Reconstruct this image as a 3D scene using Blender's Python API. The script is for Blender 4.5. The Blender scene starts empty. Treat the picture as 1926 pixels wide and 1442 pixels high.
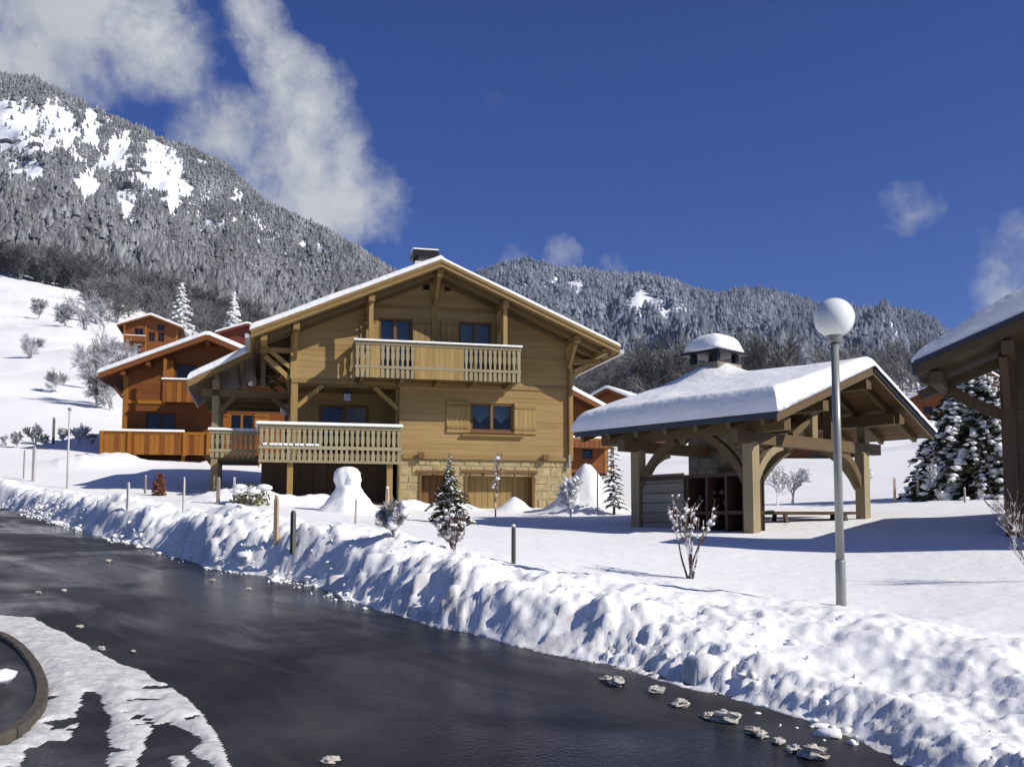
import bpy, math, random
import numpy as np
from mathutils import Matrix, Vector, Quaternion

rnd = random.Random(7)
R = math.radians
scene = bpy.context.scene
col = scene.collection

# ------------------------------------------------------------------ camera
FPX, TP, HOR, EYE = 1926.0, 0.08, 1000.0, 1.65     # focal length in photo pixels, pitch, horizon row, eye height
PC, PS = 1 / math.sqrt(1 + TP * TP), TP / math.sqrt(1 + TP * TP)
V0 = HOR - FPX * TP
cam_d = bpy.data.cameras.new('camera')
cam = bpy.data.objects.new('camera', cam_d)
col.objects.link(cam)
cam.location = (0, 0, EYE)
cam.rotation_euler = (math.pi / 2 + math.atan(TP), 0, 0)
cam_d.sensor_width = 36
cam_d.lens = 36
cam_d.shift_y = (V0 - 721) / 1926
cam_d.clip_start = 0.1
cam_d.clip_end = 12000
scene.camera = cam

# ------------------------------------------------------------------ sun, sky, exposure
SUN_AZ, SUN_EL = 66.0, 35.5        # degrees from the direction towards the viewer, turning to the right; elevation
sd = Vector((math.sin(R(SUN_AZ)) * math.cos(R(SUN_EL)), -math.cos(R(SUN_AZ)) * math.cos(R(SUN_EL)), math.sin(R(SUN_EL))))
sun_d = bpy.data.lights.new('sun', 'SUN')
sun_d.energy = 4.8
sun_d.angle = R(0.53)
sun_d.color = (1.0, 0.955, 0.88)
sun = bpy.data.objects.new('sun', sun_d)
col.objects.link(sun)
sun.location = sd * 60
sun.rotation_euler = sd.to_track_quat('Z', 'Y').to_euler()

vs = scene.view_settings
vs.view_transform = 'Standard'
vs.look = 'None'
vs.gamma = 1
vs.use_curve_mapping = False
vs.exposure = 0.0
scene.cycles.max_bounces = 6
scene.cycles.diffuse_bounces = 3
scene.cycles.glossy_bounces = 3
scene.cycles.transparent_max_bounces = 12
scene.cycles.caustics_reflective = False
scene.cycles.caustics_refractive = False
scene.cycles.use_denoising = True


def ray(u, v):
    xc = (u - 963) / FPX
    yc = (V0 - v) / FPX
    return np.array([xc, PC - yc * PS, PS + yc * PC])


def at(u, v, Y):
    d = ray(u, v)
    k = Y / d[1]
    return np.array([d[0] * k, Y, EYE + d[2] * k])


def proj(x, y, z):
    z = z - EYE
    zc = y * PC + z * PS
    return 963 + FPX * x / zc, V0 - FPX * (-y * PS + z * PC) / zc


# ------------------------------------------------------------------ node helpers
class NT:
    def __init__(s, tree):
        s.t = tree

    def n(s, typ, **kw):
        nd = s.t.nodes.new(typ)
        for k, v in kw.items():
            if k.startswith('i_'):
                key = k[2:]
                key = int(key) if key.isdigit() else key.replace('_', ' ')
                s.put(nd.inputs[key], v)
            else:
                setattr(nd, k, v)
        return nd

    def put(s, sock, v):
        if isinstance(v, bpy.types.NodeSocket):
            s.t.links.new(v, sock)
        elif isinstance(v, bpy.types.Node):
            s.t.links.new(v.outputs[0], sock)
        else:
            sock.default_value = v

    def m(s, op, a, b=0.0, c=0.0, clamp=False):
        nd = s.t.nodes.new('ShaderNodeMath')
        nd.operation = op
        nd.use_clamp = clamp
        for i, v in enumerate((a, b, c)):
            s.put(nd.inputs[i], v)
        return nd.outputs[0]

    def mix(s, f, a, b, blend='MIX'):
        nd = s.t.nodes.new('ShaderNodeMix')
        nd.data_type = 'RGBA'
        nd.blend_type = blend
        s.put(nd.inputs[0], f)
        s.put(nd.inputs[6], a)
        s.put(nd.inputs[7], b)
        return nd.outputs[2]

    def ramp(s, f, stops):
        nd = s.t.nodes.new('ShaderNodeValToRGB')
        s.put(nd.inputs[0], f)
        el = nd.color_ramp.elements
        while len(el) < len(stops):
            el.new(0.5)
        for e, (p, c) in zip(el, stops):
            e.position = p
            e.color = c if len(c) == 4 else (*c, 1)
        return nd.outputs[0]

    def noise(s, vec, scale, detail=4, rough=0.55, dist=0.0):
        nd = s.t.nodes.new('ShaderNodeTexNoise')
        if vec is not None:
            s.put(nd.inputs['Vector'], vec)
        nd.inputs['Scale'].default_value = scale
        nd.inputs['Detail'].default_value = detail
        nd.inputs['Roughness'].default_value = rough
        nd.inputs['Distortion'].default_value = dist
        return nd.outputs['Fac']


def rgb(*c):
    return (c[0], c[1], c[2], 1)


def new_mat(name):
    m = bpy.data.materials.new(name)
    m.use_nodes = True
    t = NT(m.node_tree)
    b = m.node_tree.nodes['Principled BSDF']
    return m, t, b


def bump(t, b, h, strength, dist):
    nd = t.n('ShaderNodeBump')
    nd.inputs['Strength'].default_value = strength
    nd.inputs['Distance'].default_value = dist
    t.put(nd.inputs['Height'], h)
    t.put(b.inputs['Normal'], nd.outputs[0])


def pos(t):
    return t.n('ShaderNodeNewGeometry').outputs['Position']


def wood(name, c, yaw=0.0, vertical=False, rough=0.62, var=0.32, rand=0.2):
    m, t, b = new_mat(name)
    rot = t.n('ShaderNodeVectorRotate', rotation_type='Z_AXIS')
    t.put(rot.inputs['Vector'], pos(t))
    rot.inputs['Angle'].default_value = -yaw
    mp = t.n('ShaderNodeMapping')
    t.put(mp.inputs['Vector'], rot.outputs[0])
    mp.inputs['Scale'].default_value = (14, 14, 0.9) if vertical else (0.9, 14, 14)
    f = t.noise(mp.outputs[0], 1.3, 5, 0.6, 0.3)
    f2 = t.noise(rot.outputs[0], 0.7, 3)
    oi = t.n('ShaderNodeObjectInfo').outputs['Random']
    k = t.m('ADD', t.m('MULTIPLY', t.m('SUBTRACT', f, 0.5), var * 2.2), 1.0)
    k = t.m('ADD', k, t.m('MULTIPLY', t.m('SUBTRACT', oi, 0.5), rand))
    k = t.m('ADD', k, t.m('MULTIPLY', t.m('SUBTRACT', f2, 0.5), 0.35))
    hue = t.mix(oi, rgb(*c), rgb(c[0] * 0.96, c[1] * 1.03, c[2] * 1.15))
    cc = t.n('ShaderNodeVectorMath', operation='SCALE')
    t.put(cc.inputs[0], hue)
    t.put(cc.inputs['Scale'], k)
    t.put(b.inputs['Base Color'], cc.outputs[0])
    b.inputs['Roughness'].default_value = rough
    b.inputs['Specular IOR Level'].default_value = 0.3
    bump(t, b, f, 0.25, 0.006)
    return m


def plain(name, c, rough=0.6, nscale=6.0, var=0.3, metallic=0.0, bmp=0.0, spec=0.4):
    m, t, b = new_mat(name)
    p = pos(t)
    f = t.noise(p, nscale, 5, 0.6)
    a = tuple(x * (1 - var) for x in c)
    d = tuple(min(1, x * (1 + var)) for x in c)
    t.put(b.inputs['Base Color'], t.ramp(f, [(0.3, a), (0.7, d)]))
    b.inputs['Roughness'].default_value = rough
    b.inputs['Metallic'].default_value = metallic
    b.inputs['Specular IOR Level'].default_value = spec
    if bmp:
        bump(t, b, f, 0.6, bmp)
    return m


def snow_mat(name, c=(0.88, 0.873, 0.855), fine=0.004, coarse=0.03, grit=None):
    m, t, b = new_mat(name)
    p = pos(t)
    f = t.noise(p, 22.0, 5, 0.65)
    g = t.noise(p, 3.0, 4, 0.55)
    h = t.m('ADD', t.m('MULTIPLY', f, fine), t.m('MULTIPLY', g, coarse))
    cc = t.mix(g, rgb(*[x * 0.97 for x in c]), rgb(*c))
    if grit:
        ga = t.n('ShaderNodeAttribute', attribute_name=grit).outputs['Fac']
        cc = t.mix(t.m('MULTIPLY', ga, t.m('ADD', t.m('MULTIPLY', f, .9), .1)), cc, rgb(.30, .26, .21))
    t.put(b.inputs['Base Color'], cc)
    b.inputs['Roughness'].default_value = 0.75
    b.inputs['Specular IOR Level'].default_value = 0.25
    bump(t, b, h, 0.9, 1.0)
    return m


M = {}
YC, YS, YO, YB = R(13.8), R(41.2), R(10.0), R(-29.0)      # yaw of chalet, shelter, orange chalet, dark building
LIGHT = (0.335, 0.212, 0.078)
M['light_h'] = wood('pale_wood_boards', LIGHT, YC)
M['light_v'] = wood('pale_wood_posts', (0.34, 0.215, 0.07), YC, True)
M['light_trim'] = wood('pale_wood_trim', (0.26, 0.16, 0.053), YC)
M['rail_wood'] = wood('weathered_rail_wood', (0.31, 0.25, 0.135), YC, True)
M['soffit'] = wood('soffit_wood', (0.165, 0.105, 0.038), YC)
M['frame'] = wood('window_frame_wood', (0.165, 0.08, 0.025), YC, True)
M['door'] = wood('garage_door_wood', (0.30, 0.19, 0.065), YC, True)
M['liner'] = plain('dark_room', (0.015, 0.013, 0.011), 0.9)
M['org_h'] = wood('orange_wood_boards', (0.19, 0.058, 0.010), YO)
M['org_v'] = wood('orange_wood_posts', (0.31, 0.115, 0.012), YO, True)
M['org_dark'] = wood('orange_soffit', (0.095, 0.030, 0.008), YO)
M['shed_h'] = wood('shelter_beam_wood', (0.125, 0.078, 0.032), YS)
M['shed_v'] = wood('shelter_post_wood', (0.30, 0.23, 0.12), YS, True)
M['shed_pl'] = wood('shelter_roof_boards', (0.135, 0.072, 0.026), YS + math.pi / 2)
M['shed_grey'] = wood('grey_weathered_boards', (0.21, 0.18, 0.135), YS + math.pi / 2)
M['shed_red'] = wood('red_brown_shelf_wood', (0.062, 0.030, 0.016), YS + math.pi / 2)
M['dark_h'] = wood('dark_brown_boards', (0.085, 0.056, 0.027), YB)
M['dark_v'] = wood('dark_brown_posts', (0.09, 0.054, 0.03), YB, True)
M['red_h'] = wood('red_brown_hut_wood', (0.14, 0.03, 0.015), 0)
M['stake'] = wood('grey_stake_wood', (0.30, 0.24, 0.17), 0, True)
M['stake_new'] = wood('new_stake_wood', (0.50, 0.33, 0.19), 0, True)
M['stake_dark'] = wood('dark_stake_wood', (0.11, 0.10, 0.07), 0, True)
M['stake_pale'] = wood('frosted_stake_wood', (0.50, 0.45, 0.40), 0, True)
M['snow'] = snow_mat('snow')
M['snow_field'] = snow_mat('snow_field', grit='grit')
M['snow_roof'] = snow_mat('roof_snow', (0.88, 0.875, 0.87), 0.004, 0.05)
M['snow_dirty'] = plain('gritty_slush', (0.60, 0.59, 0.56), 0.6, 9, 0.22, bmp=0.03)
M['clod'] = plain('gritty_clod', (0.50, 0.465, 0.40), 0.8, 14, 0.35, bmp=0.03)
M['stone'] = plain('pale_stone', (0.38, 0.30, 0.15), 0.85, 5, 0.3, bmp=0.02)
M['stone2'] = plain('grey_stone', (0.36, 0.285, 0.15), 0.85, 5, 0.3, bmp=0.02)
M['stone3'] = plain('ochre_stone', (0.39, 0.30, 0.14), 0.85, 5, 0.3, bmp=0.02)
M['mortar'] = plain('mortar', (0.36, 0.285, 0.145), 0.9, 12, 0.2, bmp=0.01)
M['plaster'] = plain('white_plaster', (0.62, 0.60, 0.56), 0.8, 5, 0.1)
M['dark_metal'] = plain('dark_metal', (0.02, 0.021, 0.024), 0.45, 8, 0.2, 0.5)
M['flash'] = plain('dark_eave_metal', (0.045, 0.05, 0.065), 0.4, 8, 0.2, 0.3)
M['zinc'] = plain('zinc', (0.33, 0.35, 0.37), 0.45, 8, 0.15, 0.6)
M['gutter'] = plain('light_zinc_gutter', (0.55, 0.56, 0.57), 0.4, 6, 0.12, 0.3)
M['stone_dull'] = plain('dull_stone', (0.24, 0.205, 0.15), 0.85, 5, 0.3, bmp=0.02)
M['pole'] = plain('painted_steel', (0.27, 0.275, 0.255), 0.35, 4, 0.08, 0.25)
M['globe'] = plain('opal_plastic', (0.82, 0.83, 0.80), 0.16, 2, 0.02, spec=0.5)
M['curtain'] = plain('net_curtain', (0.55, 0.58, 0.60), 0.9, 20, 0.15)
M['rock'] = plain('wet_rock', (0.085, 0.085, 0.095), 0.85, 0.06, 0.5)
M['kerb'] = plain('kerb_concrete', (0.08, 0.068, 0.052), 0.8, 14, 0.3, bmp=0.01)
M['bark'] = plain('bark', (0.05, 0.042, 0.034), 0.9, 12, 0.35)
M['rust_leaf'] = plain('rust_leaves', (0.17, 0.055, 0.025), 0.8, 9, 0.4)
M['olive_leaf'] = plain('olive_leaves', (0.12, 0.11, 0.03), 0.7, 9, 0.4)


def glass_mat():
    m, t, b = new_mat('window_glass')
    nt = m.node_tree
    nt.nodes.remove(b)
    out = nt.nodes['Material Output']
    gl = t.n('ShaderNodeBsdfGlossy')
    gl.inputs['Roughness'].default_value = 0.03
    gl.inputs['Color'].default_value = (0.9, 0.95, 1, 1)
    tr = t.n('ShaderNodeBsdfTransparent')
    tr.inputs['Color'].default_value = (0.62, 0.7, 0.74, 1)
    fr = t.n('ShaderNodeFresnel')
    fr.inputs['IOR'].default_value = 1.45
    mx = t.n('ShaderNodeMixShader')
    t.put(mx.inputs[0], t.m('MULTIPLY', fr.outputs[0], 0.9, clamp=True))
    nt.links.new(tr.outputs[0], mx.inputs[1])
    nt.links.new(gl.outputs[0], mx.inputs[2])
    nt.links.new(mx.outputs[0], out.inputs['Surface'])
    return m


M['glass'] = glass_mat()


def asphalt_mat():
    m, t, b = new_mat('wet_asphalt')
    p = pos(t)
    rot = t.n('ShaderNodeVectorRotate', rotation_type='Z_AXIS')
    t.put(rot.inputs['Vector'], p)
    rot.inputs['Angle'].default_value = R(52)
    mp = t.n('ShaderNodeMapping')
    t.put(mp.inputs['Vector'], rot.outputs[0])
    mp.inputs['Scale'].default_value = (0.22, 1.0, 1.0)
    streak = t.noise(mp.outputs[0], 1.1, 6, 0.62, 0.4)
    big = t.noise(p, 0.35, 4, 0.6, 0.5)
    fine = t.noise(p, 90, 3, 0.7)
    grit = t.noise(p, 26, 4, 0.7)
    c = t.ramp(streak, [(0.34, (0.004, 0.0042, 0.0046)), (0.50, (0.011, 0.011, 0.011)), (0.66, (0.045, 0.043, 0.040))])
    dirt = t.ramp(t.noise(mp.outputs[0], 2.3, 4, 0.6), [(0.58, (0, 0, 0)), (0.75, (1, 1, 1))])
    c = t.mix(t.m('MULTIPLY', dirt, 0.45), c, rgb(0.038, 0.026, 0.017))
    c = t.mix(t.m('MULTIPLY', t.m('SUBTRACT', grit, 0.35), 0.5, clamp=True), c, rgb(0.026, 0.0255, 0.025))
    t.put(b.inputs['Base Color'], c)
    wet = t.m('ADD', t.m('MULTIPLY', big, 0.55), t.m('MULTIPLY', streak, 0.45))
    t.put(b.inputs['Roughness'], t.ramp(wet, [(0.38, (0.07, 0.07, 0.07)), (0.47, (0.25, 0.25, 0.25)), (0.58, (0.6, 0.6, 0.6))]))
    b.inputs['Specular IOR Level'].default_value = 0.27
    bump(t, b, t.m('ADD', t.m('MULTIPLY', fine, 0.25), t.m('MULTIPLY', grit, 0.7)), 0.4, 0.014)
    return m


M['asphalt'] = asphalt_mat()


def frost_mat(name, dark, snowc=(0.80, 0.82, 0.86), attr=None, lo=0.4, hi=0.6, nscale=1.0, up=0.0):
    """Dark needles or bark with frost and snow: the amount comes from an attribute and a noise."""
    m, t, b = new_mat(name)
    f = t.noise(pos(t), nscale, 4, 0.65)
    if attr:
        a = t.n('ShaderNodeAttribute', attribute_name=attr).outputs['Fac']
        f = t.m('ADD', t.m('MULTIPLY', f, 0.35), t.m('MULTIPLY', a, 0.65))
    if up:
        nz = t.n('ShaderNodeSeparateXYZ')
        t.put(nz.inputs[0], t.n('ShaderNodeNewGeometry').outputs['True Normal'])
        f = t.m('ADD', f, t.m('MULTIPLY', nz.outputs[2], up))
    k = t.ramp(f, [(lo, (0, 0, 0)), (hi, (1, 1, 1))])
    t.put(b.inputs['Base Color'], t.mix(k, rgb(*dark), rgb(*snowc)))
    b.inputs['Roughness'].default_value = 0.85
    b.inputs['Specular IOR Level'].default_value = 0.15
    return m


M['forest_l'] = frost_mat('frosted_forest', (0.095, 0.10, 0.10), (0.36, 0.37, 0.38), 'snowy', 0.25, 0.9, 0.03)
M['forest_r'] = frost_mat('frosted_far_forest', (0.075, 0.088, 0.115), (0.33, 0.36, 0.42), 'snowy', 0.25, 0.95, 0.02)
M['needles'] = frost_mat('dark_spruce_needles', (0.035, 0.045, 0.022), (0.6, 0.62, 0.64), None, 0.62, 0.85, 9.0)
M['needles_far'] = frost_mat('frosted_spruce_needles', (0.04, 0.05, 0.04), (0.68, 0.7, 0.72), None, 0.42, 0.7, 0.9)
M['wood_brown'] = frost_mat('bare_brown_twigs', (0.085, 0.08, 0.075), (0.34, 0.335, 0.33), None, 0.36, 0.72, 0.05)
M['twig_frost'] = frost_mat('frosted_twigs', (0.10, 0.085, 0.08), (0.80, 0.81, 0.84), None, 0.36, 0.6, 0.9)
M['twig_near'] = frost_mat('snowy_near_twigs', (0.10, 0.065, 0.05), (0.8, 0.8, 0.82), None, 0.5, 0.62, 9.0)


def mountain_mat():
    m, t, b = new_mat('snowy_mountainside')
    p = pos(t)
    f = t.noise(p, 0.012, 6, 0.65)
    t.put(b.inputs['Base Color'], t.mix(f, rgb(0.80, 0.82, 0.85), rgb(0.88, 0.90, 0.93)))
    b.inputs['Roughness'].default_value = 0.85
    bump(t, b, f, 0.6, 18.0)
    return m


M['mountain'] = mountain_mat()

# ------------------------------------------------------------------ world: clear winter sky with a few clouds
world = bpy.data.worlds.new('World')
scene.world = world
world.use_nodes = True
wt = NT(world.node_tree)
bg = world.node_tree.nodes['Background']
sky = wt.n('ShaderNodeTexSky', sky_type='NISHITA')
sky.sun_disc = False
sky.sun_elevation = R(SUN_EL)
sky.sun_rotation = R(180 - SUN_AZ)
sky.altitude = 2200
sky.air_density = 1.0
sky.dust_density = 0.7
sky.ozone_density = 2.5
hs = wt.n('ShaderNodeHueSaturation')
hs.inputs['Hue'].default_value = 0.512
hs.inputs['Saturation'].default_value = 1.22
hs.inputs['Value'].default_value = 0.92
wt.put(hs.inputs['Color'], sky.outputs[0])
blue = wt.mix(1.0, hs.outputs[0], rgb(0.66, 0.88, 1.36), 'MULTIPLY')
tc = wt.n('ShaderNodeTexCoord').outputs['Generated']
warp = wt.n('ShaderNodeTexNoise')
wt.put(warp.inputs['Vector'], tc)
warp.inputs['Scale'].default_value = 9
warp.inputs['Detail'].default_value = 5
wv = wt.n('ShaderNodeVectorMath', operation='MULTIPLY_ADD')
wt.put(wv.inputs[0], warp.outputs['Color'])
wv.inputs[1].default_value = (0.075, 0.075, 0.075)
off = wt.n('ShaderNodeVectorMath', operation='SUBTRACT')
wt.put(off.inputs[0], tc)
off.inputs[1].default_value = (0.0375, 0.0375, 0.0375)
wt.put(wv.inputs[2], off.outputs[0])
wdir = wt.n('ShaderNodeVectorMath', operation='NORMALIZE')
wt.put(wdir.inputs[0], wv.outputs[0])
# cloud banks: (photo column, row, radius in photo pixels, weight) -> directions on the sky sphere
BLOBS = [(40, 40, 150, 1.0), (190, 40, 150, 1.0), (300, 95, 105, 0.95), (-120, 90, 160, 1.0), (150, 130, 90, 0.55), (60, 140, 110, 0.7),
         (485, 60, 75, 0.9), (540, 140, 80, 0.9), (570, 225, 110, 0.95), (530, 320, 150, 1.0), (650, 300, 85, 0.7),
         (690, 390, 85, 0.85), (610, 390, 110, 0.95), (420, 260, 105, 0.75), (1690, 412, 75, 0.42), (1915, 500, 110, 0.5),
         (1850, 550, 60, 0.5), (1055, 490, 52, 0.6), (965, 503, 50, 0.55), (1150, 520, 40, 0.3), (900, 222, 120, 0.05), (1000, 70, 240, 0.05),
         (-700, 250, 260, 0.9), (2600, 350, 200, 0.7), (3100, 500, 260, 0.8)]
acc = None
for (u, v, r, w) in BLOBS:
    d = Vector(ray(u, v)).normalized()
    dt = wt.n('ShaderNodeVectorMath', operation='DISTANCE')
    wt.put(dt.inputs[0], wdir.outputs[0])
    dt.inputs[1].default_value = d
    k = wt.m('MULTIPLY', dt.outputs['Value'], FPX / r)
    k = wt.m('SUBTRACT', 1.0, wt.m('POWER', k, 2.0), clamp=True)
    k = wt.m('MULTIPLY', k, w)
    acc = k if acc is None else wt.m('MAXIMUM', acc, wt.m('ADD', wt.m('MULTIPLY', acc, 0.25), k))
# scattered clouds added unseen behind and beside the viewer, to whiten and lift shade
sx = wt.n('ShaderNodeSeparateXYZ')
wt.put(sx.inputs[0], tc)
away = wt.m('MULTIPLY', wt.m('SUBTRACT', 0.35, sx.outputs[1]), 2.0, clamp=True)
fill_clouds = wt.ramp(wt.noise(tc, 2.6, 4, 0.55), [(0.48, (0, 0, 0)), (0.70, (1, 1, 1))])
acc = wt.m('MAXIMUM', acc, wt.m('MULTIPLY', fill_clouds, away))
fl = wt.noise(tc, 14, 7, 0.62)
fl2 = wt.noise(tc, 38, 8, 0.66, 0.4)
dens = wt.m('ADD', wt.m('MULTIPLY', acc, 0.85), wt.m('MULTIPLY', wt.m('SUBTRACT', fl, 0.5), 1.7))
dens = wt.m('ADD', dens, wt.m('MULTIPLY', wt.m('SUBTRACT', fl2, 0.5), 0.8))
dens = wt.m('MULTIPLY', dens, wt.m('MULTIPLY', acc, 6.0, clamp=True))
alpha = wt.ramp(dens, [(0.10, (0, 0, 0)), (0.40, (0.26, 0.26, 0.26)), (0.70, (0.66, 0.66, 0.66)), (1.0, (0.90, 0.90, 0.90))])
shade = wt.noise(tc, 6, 4, 0.6)
ccol = wt.mix(wt.m('MULTIPLY', wt.m('SUBTRACT', dens, 0.2), 1.0, clamp=True), rgb(6.2, 6.6, 7.4), rgb(9.8, 9.9, 10.0))
ccol = wt.mix(wt.ramp(shade, [(0.4, (0.5, 0.5, 0.5)), (0.62, (0, 0, 0))]), ccol, rgb(6.8, 7.0, 7.5))
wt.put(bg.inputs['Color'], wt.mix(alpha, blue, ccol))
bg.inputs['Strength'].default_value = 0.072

# ------------------------------------------------------------------ object helpers
WM = {}
MESH = {}


def link(o, W, parent=None):
    col.objects.link(o)
    WM[o] = W
    if parent is not None:
        o.parent = parent
        o.matrix_parent_inverse = WM[parent].inverted()
    o.matrix_basis = W
    return o


def tag(o, label, cat, group=None):
    o['label'] = label
    o['category'] = cat
    if group:
        o['group'] = group
    return o


def empty(name, loc, label, cat, group=None):
    o = bpy.data.objects.new(name, None)
    o.empty_display_size = 0.2
    link(o, Matrix.Translation(Vector(loc)))
    return tag(o, label, cat, group)


def mesh_from(name, verts, faces, mat, smooth=False):
    me = bpy.data.meshes.new(name)
    if isinstance(verts, np.ndarray) and isinstance(faces, np.ndarray):
        nv, nf, k = len(verts), len(faces), faces.shape[1]
        me.vertices.add(nv)
        me.vertices.foreach_set('co', np.ascontiguousarray(verts, np.float32).ravel())
        me.loops.add(nf * k)
        me.loops.foreach_set('vertex_index', np.ascontiguousarray(faces, np.int32).ravel())
        me.polygons.add(nf)
        me.polygons.foreach_set('loop_start', np.arange(0, nf * k, k, dtype=np.int32))
        me.polygons.foreach_set('loop_total', np.full(nf, k, np.int32))
        me.update(calc_edges=True)
    else:
        me.from_pydata([tuple(map(float, v)) for v in verts], [], [tuple(f) for f in faces])
    me.materials.append(M[mat] if isinstance(mat, str) else mat)
    if smooth:
        me.polygons.foreach_set('use_smooth', np.ones(len(me.polygons), bool))
    me.update()
    return me


def obj(name, verts, faces, mat, parent=None, smooth=False, kind=None, W=None):
    o = bpy.data.objects.new(name, mesh_from(name, verts, faces, mat, smooth))
    link(o, W or Matrix.Identity(4), parent)
    if kind:
        o['kind'] = kind
    return o


CUBE_V = [(x, y, z) for x in (-.5, .5) for y in (-.5, .5) for z in (-.5, .5)]
CUBE_F = [(0, 1, 3, 2), (4, 6, 7, 5), (0, 4, 5, 1), (2, 3, 7, 6), (0, 2, 6, 4), (1, 5, 7, 3)]


def ring_prism(n, prof):
    """Closed prism along x of an (y,z) profile."""
    k = len(prof)
    v = [(-.5, y, z) for y, z in prof] + [(.5, y, z) for y, z in prof]
    f = [(i, (i + 1) % k, k + (i + 1) % k, k + i) for i in range(k)] + [tuple(range(k))[::-1], tuple(range(k, 2 * k))]
    return v, f


# a board whose visible long edges are chamfered (front is -y)
PLANK = ring_prism(0, [(-.5, -.46), (-.45, -.5), (.5, -.5), (.5, .5), (-.45, .5), (-.5, .46)])
ROUND = ring_prism(0, [(.5 * math.cos(a), .5 * math.sin(a)) for a in np.linspace(0, 2 * math.pi, 9)[:-1]])
CAPP = ring_prism(0, [(.5 * math.cos(a), -.5 + math.sin(a) * (0.9 + .1 * math.cos(3 * a))) for a in np.linspace(0, math.pi, 8)])


def shared(kind, mat):
    key = (kind, mat)
    if key not in MESH:
        v, f = {'cube': (CUBE_V, CUBE_F), 'plank': PLANK, 'round': ROUND, 'cap': CAPP}[kind]
        MESH[key] = mesh_from(kind + '_' + mat, v, f, mat)
    return MESH[key]


def piece(name, W, mat, parent, shape='cube'):
    return link(bpy.data.objects.new(name, shared(shape, mat)), W, parent)


class Fr:
    """A building frame: s runs to the right along the front, n points out of the front, z is up."""

    def __init__(s, x, y, yaw):
        s.o = np.array([x, y], float)
        s.yaw = yaw
        c, q = math.cos(yaw), math.sin(yaw)
        s.g = np.array([c, q])
        s.n = np.array([q, -c])
        s.R = Matrix.Rotation(yaw, 4, 'Z')

    def P(s, a, n, z):
        w = s.o + s.g * a + s.n * n
        return Vector((w[0], w[1], z))

    def hit(s, u, v, n=0):
        d = ray(u, v)
        o = s.o + s.n * n
        k = (o @ s.n) / (d[:2] @ s.n)
        p = d * k
        return float((p[:2] - o) @ s.g), float(EYE + p[2])

    def box(s, name, s0, s1, n0, n1, z0, z1, mat, parent, shape='cube'):
        c = s.P((s0 + s1) / 2, (n0 + n1) / 2, (z0 + z1) / 2)
        W = Matrix.Translation(c) @ s.R @ Matrix.Diagonal((abs(s1 - s0), abs(n1 - n0), abs(z1 - z0), 1))
        return piece(name, W, mat, parent, shape)

    def prism(s, name, poly, n0, n1, mat, parent):
        k = len(poly)
        v = [s.P(a, n0, z) for a, z in poly] + [s.P(a, n1, z) for a, z in poly]
        f = [(i, (i + 1) % k, k + (i + 1) % k, k + i) for i in range(k)] + [tuple(range(k))[::-1], tuple(range(k, 2 * k))]
        return obj(name, v, f, mat, parent)

    def beam(s, name, a, b, w, h, mat, parent, shape='cube'):
        return beam(name, s.P(*a), s.P(*b), w, h, mat, parent, shape)


def beam(name, p, q, w, h, mat, parent, shape='cube', up=Vector((0, 0, 1))):
    p, q = Vector(p), Vector(q)
    d = (q - p)
    L = d.length
    x = d / L
    y = up.cross(x)
    if y.length < 1e-4:
        y = Vector((0, 1, 0))
    y.normalize()
    z = x.cross(y)
    Rm = Matrix((x, y, z)).transposed().to_4x4()
    return piece(name, Matrix.Translation((p + q) / 2) @ Rm @ Matrix.Diagonal((L, w, h, 1)), mat, parent, shape)


def curved_brace(name, fr, a, b, ctrl, w, mat, parent, n=6):
    """A bent brace: square section swept along a quadratic curve a -> ctrl -> b (frame coordinates)."""
    A, B, C = fr.P(*a), fr.P(*b), fr.P(*ctrl)
    pts = [A * (1 - t) ** 2 + C * 2 * t * (1 - t) + B * t * t for t in np.linspace(0, 1, n)]
    v, f = [], []
    side = (B - A).cross(C - A).normalized()
    for i, p in enumerate(pts):
        tan = (pts[min(i + 1, n - 1)] - pts[max(i - 1, 0)]).normalized()
        nn = tan.cross(side)
        for x, y in ((-1, -1), (1, -1), (1, 1), (-1, 1)):
            v.append(p + side * x * w / 2 + nn * y * w * 0.6)
    for i in range(n - 1):
        for k in range(4):
            f.append((i * 4 + k, i * 4 + (k + 1) % 4, i * 4 + 4 + (k + 1) % 4, i * 4 + 4 + k))
    f += [(3, 2, 1, 0), tuple(range(4 * n - 4, 4 * n))]
    return obj(name, v, f, mat, parent)


def lathe(name, prof, loc, mat, parent=None, n=16, smooth=True):
    v, f = [], []
    for r, z in prof:
        for k in range(n):
            a = 2 * math.pi * k / n
            v.append((r * math.cos(a), r * math.sin(a), z))
    for i in range(len(prof) - 1):
        for k in range(n):
            f.append((i * n + k, i * n + (k + 1) % n, i * n + n + (k + 1) % n, i * n + n + k))
    f.append(tuple(range(n))[::-1])
    f.append(tuple(range(len(v) - n, len(v))))
    return obj(name, v, f, mat, parent, smooth, W=Matrix.Translation(Vector(loc)))


# ------------------------------------------------------------------ noise in numpy
def _hash(ix, iy, seed):
    n = (ix.astype(np.int64) * 374761393 + iy.astype(np.int64) * 668265263 + seed * 974634777) & 0x7fffffff
    n = ((n ^ (n >> 13)) * 1274126177) & 0x7fffffff
    return ((n ^ (n >> 16)) & 0xffff) / 65535.0


def vnoise(x, y, seed=0):
    ix, iy = np.floor(x), np.floor(y)
    fx, fy = x - ix, y - iy
    fx, fy = fx * fx * (3 - 2 * fx), fy * fy * (3 - 2 * fy)
    a, b = _hash(ix, iy, seed), _hash(ix + 1, iy, seed)
    c, d = _hash(ix, iy + 1, seed), _hash(ix + 1, iy + 1, seed)
    return (a * (1 - fx) + b * fx) * (1 - fy) + (c * (1 - fx) + d * fx) * fy


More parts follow.
